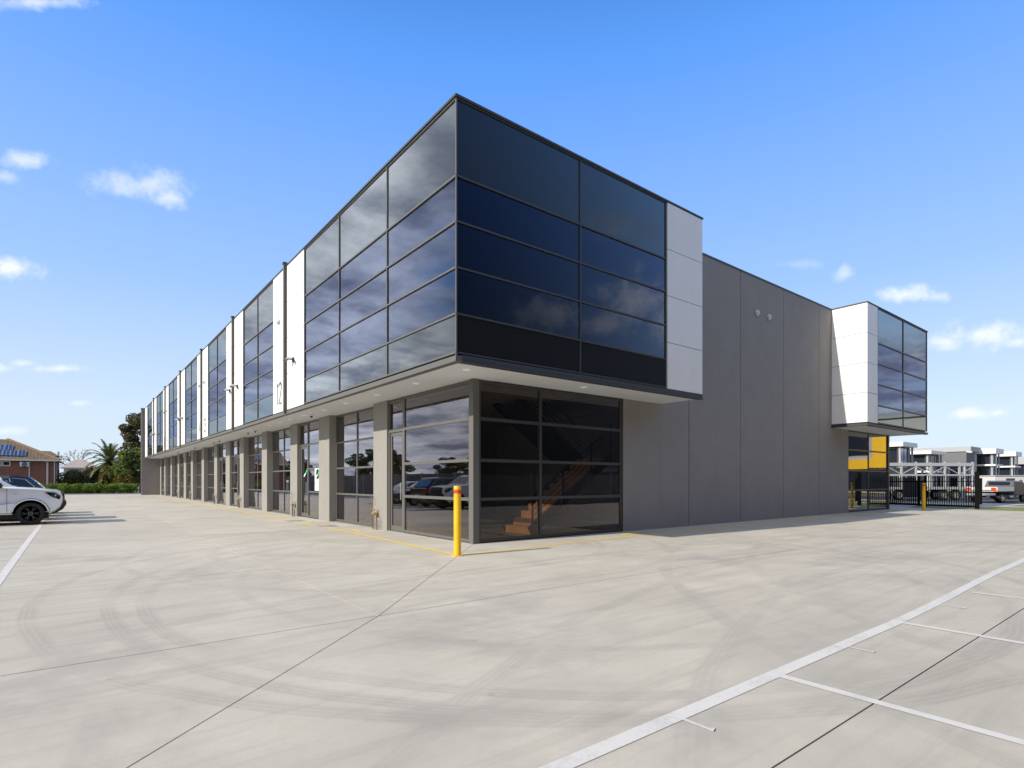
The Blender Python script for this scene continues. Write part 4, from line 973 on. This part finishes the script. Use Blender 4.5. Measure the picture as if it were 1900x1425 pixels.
car('street_car', 'dark blue parked car at the right edge behind the camper', tuple(at(1915, HZ, 50).xy) + (-0.01,), R(150), P_NAVY, 'hatch', 'vehicles in the street', M_GALV)
car('street_suv', 'bright blue parked car half hidden behind the tray ute', tuple(at(1838, HZ, 52).xy) + (-0.01,), R(140), mat('bright_blue_paint', (0.02, 0.10, 0.36), 0.25, coat=1.0), 'hatch', 'vehicles in the street', M_GALV)
def person(loc, rz):
    o = thing('person', 'person in blue shirt and dark trousers bending forward behind the gate', 'person', loc, rz)
    V = [((0, 0, 0.92), .15), ((0.22, 0, 1.08), .15), ((0.45, 0, 1.12), .16), ((0.56, 0, 1.10), .06), ((0.68, 0, 1.06), .10), ((0.76, 0, 1.02), .085),
         ((-0.02, .10, 0.86), .11), ((0.03, .12, 0.47), .075), ((-0.03, .12, 0.08), .05), ((0.13, .13, 0.04), .045),
         ((-0.02, -.10, 0.86), .11), ((0.03, -.12, 0.47), .075), ((-0.03, -.12, 0.08), .05), ((0.13, -.13, 0.04), .045),
         ((0.45, .20, 1.08), .07), ((0.52, .24, 0.80), .05), ((0.62, .20, 0.58), .035), ((0.65, .19, 0.50), .04),
         ((0.45, -.20, 1.08), .07), ((0.52, -.24, 0.80), .05), ((0.62, -.20, 0.58), .035), ((0.65, -.19, 0.50), .04)]
    Ed = [(0, 1), (1, 2), (2, 3), (3, 4), (4, 5), (0, 6), (6, 7), (7, 8), (8, 9), (0, 10), (10, 11), (11, 12), (12, 13), (2, 14), (14, 15), (15, 16), (16, 17), (2, 18), (18, 19), (19, 20), (20, 21)]
    me = bpy.data.meshes.new('body'); me.from_pydata([v for v, r in V], Ed, []); t = bpy.data.objects.new('tmp', me); col.objects.link(t)
    t.modifiers.new('s', 'SKIN'); sv = me.skin_vertices[0].data
    for i, (v, r) in enumerate(V): sv[i].radius = (r, r)
    sv[0].use_root = True
    t.modifiers.new('d', 'SUBSURF').levels = 2
    dg = bpy.context.evaluated_depsgraph_get(); nm = bpy.data.meshes.new_from_object(t.evaluated_get(dg)); nm.name = 'body'
    bpy.data.objects.remove(t)
    skin = mat('skin', (0.42, 0.24, 0.16), 0.6); blue = mat('blue_shirt', (0.02, 0.07, 0.28), 0.8); dark = mat('dark_trousers', (0.02, 0.02, 0.025), 0.85); hair = mat('hair_brown', (0.05, 0.03, 0.02), 0.7)
    for m in (skin, blue, dark, hair): nm.materials.append(m)
    for p in nm.polygons:
        c = p.center; p.use_smooth = True
        if c.x > 0.53 and c.z > 0.95: p.material_index = 3 if c.z > 1.06 else 0
        elif c.z < 0.93 and c.x < 0.30: p.material_index = 2
        elif c.x > 0.4 and c.z < 0.75: p.material_index = 0
        else: p.material_index = 1
    b = bpy.data.objects.new('body', nm); col.objects.link(b); b.parent = o
pp = gp(1795, 931)
person((pp.x, pp.y, -0.012), math.atan2(CC, -SX) + R(90))
pp = gp(1701, 937)
cn = thing('hydrant_marker', 'small white marker post with orange top behind the gate', 'marker post', (pp.x + 5, pp.y + 1, -0.02))
b = MB(); b.lathe([(0.06, 0), (0.06, 0.75)], 12); b.build('post', M_PRINTW, cn, smooth=True)
b = MB(); b.lathe([(0.10, 0.75), (0.10, 0.98), (0.05, 1.02)], 12); b.build('cap', M_ORANGE, cn, smooth=True)
# buildings opposite, out of frame but mirrored in the dark glass
def hall(name, label, x0, x1, y0, y1, h, m, bands=()):
    o = thing(name, label, 'building', ((x0 + x1) / 2, (y0 + y1) / 2, 0))
    X, Y = (x1 - x0) / 2, (y1 - y0) / 2
    n = int((x1 - x0) / 6) or 1
    for k in range(n):
        a, c = -X + 2 * X * k / n, -X + 2 * X * (k + 1) / n
        b = MB(); b.box(a + 0.01, c - 0.01, Y - 0.2, Y, 0, h); b.build('wall_panel', m, o)
    b = MB(); b.box(-X, X, -Y, Y - 0.21, 0, h - 0.3); b.build('wall', m, o)
    b = MB(); b.face([(-X, Y - 0.3, h - 0.3), (X, Y - 0.3, h - 0.3), (X, 0, h + 1.6), (-X, 0, h + 1.6)]); b.face([(-X, -Y, h - 0.3), (X, -Y, h - 0.3), (X, 0, h + 1.6), (-X, 0, h + 1.6)])
    b.face([(-X, Y - 0.3, h - 0.3), (-X, 0, h + 1.6), (-X, -Y, h - 0.3)]); b.face([(X, Y - 0.3, h - 0.3), (X, 0, h + 1.6), (X, -Y, h - 0.3)]); b.build('roof', M_ROOF, o)
    for (a, c, z0, z1, mm) in bands:
        b = MB(); b.box(a, c, Y + 0.01, Y + 0.3, z0, z1); b.build('sign_band' if mm is M_YB else 'window', mm, o)
M_YB = mat('yellow_cladding', (0.86, 0.50, 0.01), 0.5)
hall('warehouse', 'dark grey panel warehouse across the car park, mirrored in the upper corner glass', -34, 44, -50, -20, 11.4, mat('charcoal_panel', (0.085, 0.083, 0.082), 0.8))
ys_ = thing('yellow_showroom', 'showroom with yellow cladding across the street, mirrored in the end windows', 'building', (72, -21, 0))
box('wall', M_PALE, 0.0, 24, -13, 13, 0, 9.2, ys_)
box('roof', M_ROOF, -0.3, 24.3, -13.3, 13.3, 9.2, 9.6, ys_)
box('cladding_band', M_YB, -0.3, -0.002, -12.5, 12.5, 3.1, 4.3, ys_); box('cladding_band', M_YB, -0.3, -0.003, 4.6, 12.5, 4.301, 7.5, ys_)
for z0, z1, y0, y1 in ((4.9, 8.2, -12.0, 4.0), (0.3, 2.9, -11, 11.5)): box('window', GFAR, -0.2, -0.004, y0, y1, z0, z1, ys_)
M_CP = mat('weathered_panel', (0.19, 0.175, 0.155), 0.85, noise=0.2, nscale=1.5)
fn = thing('boundary_wall', 'grey concrete panel boundary wall along the back of the left bays', 'wall', (LX0 - 0.3, 0, 0))
for k in range(34):
    y = -16 + 2.5 * k
    if y > 66: break
    b = MB(); b.box(0.0, 0.06, y + 0.06, y + 2.44, 0.0, 2.05); b.build('panel', M_CP, fn)
    b = MB(); b.box(-0.04, 0.10, y - 0.055, y + 0.055, 0.0, 2.12); b.build('post', M_GALV, fn)
fn = thing('paling_fence', 'dark paling fence beyond the wheel stops of the near bays', 'fence', (0, LY0 - 0.6, 0))
for k in range(18):
    x = -14 + 2.4 * k
    b = MB(); b.box(x + 0.06, x + 2.34, -0.03, 0.03, 0.0, 1.9); b.build('panel', M_MID, fn)
    b = MB(); b.box(x - 0.05, x + 0.05, -0.06, 0.06, 0.0, 2.0); b.build('post', M_MID, fn)
# ---------------------------------------------------------------- brick house on the left
M_BRICK = bpy.data.materials.new('red_brick'); M_BRICK.use_nodes = True
w = NT(M_BRICK.node_tree); bs = M_BRICK.node_tree.nodes['Principled BSDF']; bs.inputs['Roughness'].default_value = 0.85
tcx = w.n('ShaderNodeTexCoord').outputs['Object']
br = w.n('ShaderNodeTexBrick'); w.put(br.inputs['Vector'], w.mapping(tcx, rot=(R(90), 0, 0)))
br.inputs['Color1'].default_value = (0.30, 0.075, 0.035, 1); br.inputs['Color2'].default_value = (0.20, 0.05, 0.028, 1); br.inputs['Mortar'].default_value = (0.30, 0.22, 0.17, 1)
br.inputs['Scale'].default_value = 1.0; br.inputs['Brick Width'].default_value = 0.24; br.inputs['Row Height'].default_value = 0.086; br.inputs['Mortar Size'].default_value = 0.010
w.put(bs.inputs['Base Color'], br.outputs[0])
M_ROOFT = bpy.data.materials.new('brown_roof_tiles'); M_ROOFT.use_nodes = True
w = NT(M_ROOFT.node_tree); bs = M_ROOFT.node_tree.nodes['Principled BSDF']; bs.inputs['Roughness'].default_value = 0.8
pos = w.n('ShaderNodeNewGeometry').outputs['Position']
sp = w.n('ShaderNodeSeparateXYZ'); w.put(sp.inputs[0], pos)
wx = w.m('SINE', w.m('MULTIPLY', sp.outputs[0], 2 * math.pi / 0.32)); wz = w.m('FRACT', w.m('MULTIPLY', sp.outputs[2], 1 / 0.19))
w.put(bs.inputs['Base Color'], w.mix(w.ss(w.noise(pos, 3, 3), 0.3, 0.7), (0.115, 0.075, 0.045), (0.20, 0.135, 0.075)))
bp = w.n('ShaderNodeBump'); bp.inputs['Strength'].default_value = 0.2; bp.inputs['Distance'].default_value = 0.03
w.put(bp.inputs['Height'], w.m('ADD', wx, wz)); w.put(bs.inputs['Normal'], bp.outputs[0])
M_CREAM = mat('cream_trim', (0.70, 0.66, 0.58), 0.6)
M_SOLAR = mat('solar_cell', (0.012, 0.02, 0.06), 0.15, coat=0.6)
YH = 74.0
def hx(u, y=YH): r = ray(u, HZ); return CAM.x + r.x * (y - CAM.y) / r.y
def hzz(u, v, y=YH): r = ray(u, v); return 1.5 + r.z * (y - CAM.y) / r.y
hs = thing('brick_house', 'red brick house with brown tiled roof and solar panels behind the hedge', 'house', (0, 0, 0))
xr = hx(103); xl = hx(-60); ez = hzz(50, 853); rz_ = hzz(8, 820)
box('wall', M_BRICK, xl, xr, YH, YH + 11, 0, ez, hs)
b = MB(); ov = 0.45; rx = hx(6)
b.face([(xl - ov, YH - ov, ez), (xr + ov, YH - ov, ez), (rx, YH + 5.5, rz_ + 0.6), (xl - ov, YH + 5.5, rz_ + 0.6)]); b.face([(xr + ov, YH - ov, ez), (xr + ov, YH + 11 + ov, ez), (rx, YH + 5.5, rz_ + 0.6)]); b.face([(xl - ov, YH + 11.45, ez), (xr + ov, YH + 11.45, ez), (rx, YH + 5.5, rz_ + 0.6), (xl - ov, YH + 5.5, rz_ + 0.6)])
b.face([(xl - ov, YH - ov, ez - 0.02), (xl - ov, YH + 11.45, ez - 0.02), (xr + ov, YH + 11.45, ez - 0.02), (xr + ov, YH - ov, ez - 0.02)])
rf = b.build('roof', M_ROOFT, hs)
b = MB(); b.box(xl - ov, xr + ov + 0.02, YH - ov - 0.10, YH - ov - 0.005, ez - 0.14, ez + 0.05); b.build('gutter', M_CREAM, hs)
b = MB(); b.bar((xr + ov, YH - ov, ez + 0.08), (rx, YH + 5.5, rz_ + 0.66), 0.28, 0.14); b.build('ridge_tiles', mat('ridge_tile', (0.24, 0.15, 0.07), 0.8), rf)
b = MB(); b.tube([(hx(88), YH - 0.12, 0), (hx(88), YH - 0.12, ez - 0.1)], 0.10); b.build('downpipe', M_CREAM, hs)
b = MB(); b.tube([(hx(101), YH - 0.08, 0), (hx(101), YH - 0.08, ez - 0.1)], 0.05); b.build('downpipe', M_CREAM, hs)
wz0, wz1 = hzz(10, 863), hzz(10, 857)
for (u0, u1) in ((-14, 3), (4, 19.5)):
    x0, x1 = hx(u0), hx(u1)
    b = MB(); b.box(x0, x1, YH - 0.08, YH - 0.002, wz0 - 0.12, wz0); b.box(x0, x1, YH - 0.08, YH - 0.002, wz1, wz1 + 0.12); b.box(x0, x0 + 0.1, YH - 0.08, YH - 0.002, wz0, wz1); b.box(x1 - 0.1, x1, YH - 0.08, YH - 0.002, wz0, wz1)
    wn = b.build('window', M_CREAM, hs); box('pane', GFAR, x0 + 0.1, x1 - 0.1, YH - 0.04, YH - 0.003, wz0, wz1, wn)
x0, x1 = hx(-20), hx(34); z1_ = hzz(20, 883)
box('garage_frame', mat('dark_red_trim', (0.10, 0.025, 0.02), 0.6), x0, x1, YH - 0.1, YH - 0.003, z1_ - 0.2, z1_, hs)
x0, x1 = hx(37), hx(53.5); z0, z1_ = hzz(45, 865.5), hzz(45, 857.5)
ac = box('air_conditioner', M_WHITEPLASTIC, x0, x1, YH - 0.45, YH - 0.05, z0, z1_, hs)
MB().lathe([(0.26, -0.01), (0.26, 0.004)], 20, (x0 + 0.42, YH - 0.46, (z0 + z1_) / 2), 'Y').build('fan_grille', M_MID, ac)
b = MB(); b.tube([(hx(54.5), YH - 0.06, 1.0), (hx(54.5), YH - 0.06, ez - 0.2)], 0.06); b.build('conduit', M_CREAM, hs)
slope = Vector((0, 5.5 + ov, rz_ + 0.6 - ez)).normalized()
for row, (ua, ub) in enumerate(((-12, 47), (-12, 20))):
    n = 4 if row == 0 else 2
    for k in range(n):
        x0 = hx(ua + (ub - ua) * k / n) + 0.03; x1 = hx(ua + (ub - ua) * (k + 1) / n) - 0.03
        s0 = 0.9 + row * 1.75; s1 = s0 + 1.6
        base = Vector((0, YH - ov, ez + 0.12))
        a0, a1 = base + slope * s0, base + slope * s1
        b = MB(); b.face([(x0, a0.y, a0.z), (x1, a0.y, a0.z), (x1, a1.y, a1.z), (x0, a1.y, a1.z)]); b.face([(x0, a0.y, a0.z - 0.1), (x1, a0.y, a0.z - 0.1), (x1, a0.y, a0.z), (x0, a0.y, a0.z)]); b.face([(x1, a0.y, a0.z - .1), (x1, a1.y, a1.z - .1), (x1, a1.y, a1.z), (x1, a0.y, a0.z)])
        pnl = b.build('solar_panel', M_SOLAR, rf)
        g2 = MB()
        for q in (0, 0.5, 1.0):
            xx = x0 + (x1 - x0) * q; g2.bar((xx, a0.y, a0.z + 0.008), (xx, a1.y, a1.z + 0.008), 0.035, 0.02)
        for q in (0, 1.0):
            pq = a0.lerp(a1, q); g2.bar((x0, pq.y, pq.z + 0.008), (x1, pq.y, pq.z + 0.008), 0.035, 0.02)
        g2.build('panel_frame', M_GALV, pnl)
# lower rear wing with flue
x0, x1 = xr, hx(107, YH + 3); z1_ = hzz(90, 843, YH + 3)
box('rear_wing', mat('dark_red_brick_trim', (0.16, 0.05, 0.035), 0.85), hx(75, YH + 11.2), hx(109, YH + 11.2), YH + 11.1, YH + 16, 0, hzz(90, 846, YH + 11), hs)  # wing walls in one even dark red
b = MB(); z2 = hzz(90, 846, YH + 11); xa, xb = hx(70, YH + 11), hx(111, YH + 11); b.face([(xa, YH + 10.9, z2), (xb, YH + 10.9, z2), (xb - 1, YH + 13.5, z2 + 0.75), (xa, YH + 13.5, z2 + 0.75)]); b.face([(xb, YH + 10.9, z2), (xb, YH + 16, z2), (xb - 1, YH + 13.5, z2 + .75)]); b.build('wing_roof', M_ROOFT, hs)
b = MB(); b.tube([(hx(108, YH + 11), YH + 11.5, 3), (hx(108, YH + 11), YH + 11.5, hzz(108, 838, YH + 11))], 0.12); b.build('flue', M_GALV, hs)
def cottage(name, label, u0, u1, y, vE, vR, wall_m, roof_m):
    o = thing(name, label, 'house', (0, 0, 0))
    x0, x1 = hx(u0, y), hx(u1, y); e, r_ = hzz((u0 + u1) / 2, vE, y), hzz((u0 + u1) / 2, vR, y)
    box('wall', wall_m, x0, x1, y, y + 9, 0, e, o)
    b = MB(); xm = (x0 + x1) / 2; b.face([(x0 - .4, y - .4, e), (x1 + .4, y - .4, e), (xm + .6, y + 4.5, r_), (xm - .6, y + 4.5, r_)]); b.face([(x1 + .4, y - .4, e), (x1 + .4, y + 9.4, e), (xm + .6, y + 4.5, r_)]); b.face([(x0 - .4, y - .4, e), (x0 - .4, y + 9.4, e), (xm - .6, y + 4.5, r_)]); b.face([(x0 - .4, y + 9.4, e), (x1 + .4, y + 9.4, e), (xm + .6, y + 4.5, r_), (xm - .6, y + 4.5, r_)])
    b.build('roof', roof_m, o)
    b = MB(); b.box(x0 - .45, x1 + .45, y - .52, y - .41, e - .12, e + .04); b.build('gutter', M_CREAM, o)
    for q in (0.25, 0.65):
        xx = x0 + (x1 - x0) * q
        wn = box('window', M_CREAM, xx, xx + 1.5, y - 0.08, y - 0.002, 1.0, 2.3, o); box('pane', GFAR, xx + 0.1, xx + 1.4, y - 0.10, y - 0.085, 1.1, 2.2, wn)
M_PINK = mat('faded_terracotta_roof', (0.40, 0.32, 0.27), 0.8, noise=0.15, nscale=5)
cottage('distant_house', 'pale house with faded pink roof between brick house and palm', 118, 178, 98, 868, 851, mat('pale_weatherboard', (0.60, 0.60, 0.60), 0.7), M_PINK)
cottage('distant_house', 'house with grey-pink roof behind the palm trunk', 182, 232, 108, 872, 859, M_PALE, mat('grey_pink_roof', (0.34, 0.27, 0.26), 0.8))
# ---------------------------------------------------------------- vegetation
def leaf_mat(name, a, c):
    m = bpy.data.materials.new(name); m.use_nodes = True
    w = NT(m.node_tree); b = m.node_tree.nodes['Principled BSDF']; b.inputs['Roughness'].default_value = 0.55; b.inputs['Specular IOR Level'].default_value = 0.3
    pos = w.n('ShaderNodeNewGeometry'); n = w.noise(pos.outputs['Position'], 1.6, 4, 0.6)
    f = w.m('ADD', w.m('MULTIPLY', n, 0.6), w.m('MULTIPLY', pos.outputs['Random Per Island'], 0.4))
    w.put(b.inputs['Base Color'], w.mix(w.ss(f, 0.25, 0.75), a, c))
    tl = w.n('ShaderNodeBsdfTranslucent'); w.put(tl.inputs[0], w.mix(0.5, a, c)); mx = w.n('ShaderNodeMixShader'); mx.inputs[0].default_value = 0.25
    m.node_tree.links.new(b.outputs[0], mx.inputs[1]); m.node_tree.links.new(tl.outputs[0], mx.inputs[2]); m.node_tree.links.new(mx.outputs[0], m.node_tree.nodes['Material Output'].inputs[0])
    return m
L_HEDGE = leaf_mat('hedge_leaf', (0.085, 0.15, 0.018), (0.27, 0.38, 0.06))
L_DARK = leaf_mat('dark_olive_leaf', (0.055, 0.052, 0.02), (0.17, 0.15, 0.06))
L_MID = leaf_mat('bright_leaf', (0.08, 0.125, 0.025), (0.26, 0.31, 0.08))
L_DRY = leaf_mat('dry_shrub_leaf', (0.10, 0.07, 0.02), (0.26, 0.18, 0.05))
L_PALM = leaf_mat('palm_leaf', (0.06, 0.085, 0.025), (0.19, 0.21, 0.06))
M_BARK = mat('bark', (0.13, 0.095, 0.065), 0.9, noise=0.25, nscale=6, bump=0.8, bscale=15)
def leaves(rng, centres, n, size):
    """leaf-sized quads scattered through clumps: centres = (x, y, z, rx, ry, rz)"""
    b = MB()
    for i in range(n):
        c = rng.choice(centres)
        while True:
            d = Vector((rng.uniform(-1, 1), rng.uniform(-1, 1), rng.uniform(-1, 1)))
            if d.length <= 1: break
        d = d.normalized() * (d.length ** 0.45)
        p = Vector((c[0] + d.x * c[3], c[1] + d.y * c[4], c[2] + d.z * c[5]))
        a = Vector((rng.gauss(0, 1), rng.gauss(0, 1), rng.gauss(0, 0.7))).normalized(); q = a.cross(Vector((rng.gauss(0, 1), rng.gauss(0, 1), rng.gauss(0, 1)))).normalized()
        s = size * rng.uniform(0.6, 1.3)
        b.face([p - a * s, p + q * s * 0.45, p + a * s, p - q * s * 0.45])
    return b
def tree(name, label, x, y, h, crown, leafm, n=5200, size=0.16, group=None, seed=1, trunk_r=0.18):
    rng = random.Random(seed)
    o = thing(name, label, 'tree', (x, y, 0), 0, group)
    b = MB(); b.tube([(0, 0, 0), (0.06, 0.03, h * 0.2), (-0.05, 0.05, h * 0.42), (0.05, 0, h * 0.7)], [trunk_r, trunk_r * 0.8, trunk_r * 0.6, trunk_r * 0.25], 9)
    for c in crown[::2]:
        z0 = h * rng.uniform(0.25, 0.5); b.tube([(0, 0.03, z0), (c[0] * 0.5, c[1] * 0.5, (z0 + c[2]) / 2 + 0.1), (c[0], c[1], c[2])], [trunk_r * 0.45, trunk_r * 0.3, trunk_r * 0.08], 6)
    b.build('trunk', M_BARK, o, smooth=True)
    leaves(rng, crown, n, size).build('crown', leafm, o)
    return o
def clumps(rng, n, rx, ry, z0, z1, r0, r1):
    out = []
    for i in range(n):
        t = i / max(1, n - 1); z = z0 + (z1 - z0) * t; k = math.sin(math.pi * (0.15 + 0.8 * t)) ** 0.7; a = rng.uniform(0, 6.28); q = rng.uniform(0.3, 1)
        r = rng.uniform(r0, r1); out.append((math.cos(a) * rx * k * q, math.sin(a) * ry * k * q, z, r, r, r * 0.75))
    return out
rg = random.Random(4)
tx = hx(262, 72); tree('evergreen_tree', 'tall dark olive tree beside the far end wall', tx + 0.1, 73.0, 10.2, clumps(rg, 30, 2.4, 2.2, 4.2, 9.5, 0.6, 1.1), L_DARK, 10500, 0.17, seed=11, trunk_r=0.25)
tx = hx(250, 70); tree('leafy_tree', 'bright green bushy tree in front of the dark olive tree', tx - 0.2, 71.0, 5.8, clumps(rg, 26, 2.0, 1.6, 1.6, 5.2, 0.5, 0.95), L_MID, 8500, 0.16, seed=12)
def shrub(label, u, y, h, wd, m, seed, n=1800):
    rng = random.Random(seed); o = thing('garden_shrub', label, 'shrub', (hx(u, y), y, 0), 0, 'shrubs behind the hedge')
    cl = [(rng.uniform(-wd, wd), rng.uniform(-0.6, 0.6), h * rng.uniform(0.45, 0.8), wd * 0.45, 0.6, h * 0.28) for _ in range(9)]
    leaves(rng, cl, n, 0.15).build('foliage', m, o)
    b = MB()
    for c in cl[:5]: b.tube([(0, 0, 0), (c[0] * 0.5, c[1] * 0.5, c[2] * 0.5), (c[0], c[1], c[2])], [0.05, 0.035, 0.01], 5)
    b.build('stems', M_BARK, o)
shrub('dry yellow-brown shrub right of the brick house', 133, 76, 2.7, 1.3, L_DRY, 21)
shrub('dark green shrub left of the palm trunk', 160, 74, 3.2, 1.7, L_DARK, 22, 2600)
shrub('dark shrub right of the palm trunk', 222, 75, 2.8, 1.7, L_DARK, 23, 2400)
shrub('yellow-green shrub at the foot of the palm', 206, 72.5, 3.3, 0.9, leaf_mat('yellow_leaf', (0.16, 0.17, 0.02), (0.34, 0.30, 0.03)), 24, 1300)
shrub('brown shrub against the foot of the bushy tree', 240, 70.5, 2.2, 1.0, L_DRY, 25, 900)
def palm(label, u, y):
    rng = random.Random(31); o = thing('palm_tree', label, 'palm', (hx(u, y), y, 0))
    cz = hzz(u, 858, y)
    b = MB(); pts = [(0.05 * math.sin(i), 0, cz * i / 8) for i in range(9)]; b.tube(pts, [0.30 - 0.012 * i for i in range(9)], 12); b.build('trunk', M_BARK, o, smooth=True)
    m2 = leaf_mat('dry_palm_leaf', (0.20, 0.12, 0.03), (0.34, 0.22, 0.06))
    for k in range(46):
        a = k * 2.399; el = R(84) - (k / 46) * R(130); L = 2.9 + rng.uniform(-0.3, 0.4)
        spine = []; d = Vector((math.cos(a) * math.cos(el), math.sin(a) * math.cos(el), math.sin(el))); p = Vector((0, 0, cz))
        for i in range(9): spine.append(p.copy()); p = p + d * (L / 8); d = (d + Vector((0, 0, -0.12 - 0.03 * i))).normalized()
        f = MB()
        for i in range(8): f.bar(spine[i], spine[i + 1], 0.03, 0.02)
        side = Vector((-math.sin(a), math.cos(a), 0))
        for i in range(2, 44):
            t = i / 44 * 7.99; q = spine[int(t)].lerp(spine[int(t) + 1], t - int(t)); tang = (spine[int(t) + 1] - spine[int(t)]).normalized()
            ln = 0.55 * math.sin(math.pi * (0.15 + 0.8 * i / 44)) ** 0.6
            for s in (-1, 1):
                dd = (side * s * 0.8 + tang * 0.75 + Vector((0, 0, -0.25 + rng.uniform(-.15, .15)))).normalized(); e = q + dd * ln; wv = tang * 0.055
                f.face([q - wv, q + wv, e])
        f.build('frond', m2 if k > 38 else L_PALM, o)
palm('feather palm with drooping fronds between the houses and the trees', 203, 73.5)
# bare tree behind the houses
rng = random.Random(5); bt = thing('bare_tree', 'leafless twiggy tree above the pink roof', 'tree', (hx(150, 112), 112, 0)); b = MB()
def branch(p, d, L, r, lv):
    q = p + d * L; b.tube([p, q], [r, r * 0.65], 5, False)
    if lv == 0: return
    for k in range(3 if lv > 1 else 4):
        nd = (d + Vector((rng.gauss(0, .5), rng.gauss(0, .5), rng.gauss(0.12, .3)))).normalized(); branch(q, nd, L * 0.68, r * 0.6, lv - 1)
branch(Vector((0, 0, 0)), Vector((0, 0, 1)), 2.6, 0.16, 5); b.build('branches', M_BARK, bt)
# hedge: one clipped row of separate bushes
rng = random.Random(9)
xh0, xh1 = -13.2, -1.75; nH = 9
for k in range(nH):
    cx = xh0 + (xh1 - xh0) * (k + 0.5) / nH; hw_ = (xh1 - xh0) / nH / 2
    o = thing('hedge_bush', ['nearest', 'second', 'third', 'fourth', 'fifth', 'sixth', 'seventh', 'eighth', 'ninth'][nH - 1 - k] + ' clipped green hedge bush from the end wall along the far kerb', 'hedge', (cx, 68.3, 0), 0, 'hedge bushes along the far kerb')
    cl = [(rng.uniform(-hw_, hw_), rng.uniform(-0.45, 0.45), rng.uniform(0.3, 1.02), 0.34, 0.34, 0.28) for _ in range(22)]
    leaves(rng, cl, 3000, 0.085).build('foliage', L_HEDGE, o)
    bb = MB()
    for c in cl[:8]: bb.tube([(c[0] * 0.3, 0, 0), (c[0], c[1], c[2])], [0.03, 0.01], 5)
    bb.build('stems', M_BARK, o)
# trees west of the car park, seen only as reflections in the shopfront glass
rg = random.Random(14)
wt = tree('roadside_gum_tree', 'dark gum tree beyond the boundary wall, mirrored in the shop windows', -46, 30, 6.5, clumps(rg, 22, 3.6, 3.6, 2.6, 6.4, 0.6, 1.15), L_DARK, 4200, 0.22, 'gum trees beyond the boundary wall', 41)
for k, (x, y, s) in enumerate([(-52, 44, 1.1), (-44, 56, 0.9), (-60, 66, 1.3), (-50, 82, 1.0), (-62, 20, 1.0), (-40, 96, 1.2), (-70, 100, 1.4), (-34, 74, 0.8), (-56, 120, 1.3), (-30, 112, 1.0), (-24, 92, 0.7)]):
    c = copy_tree(wt); c.location = (x, y, 0); c.scale = (s * 1.2, s * 1.2, s * rg.uniform(0.85, 1.05)); c.rotation_euler = (0, 0, k * 1.3)
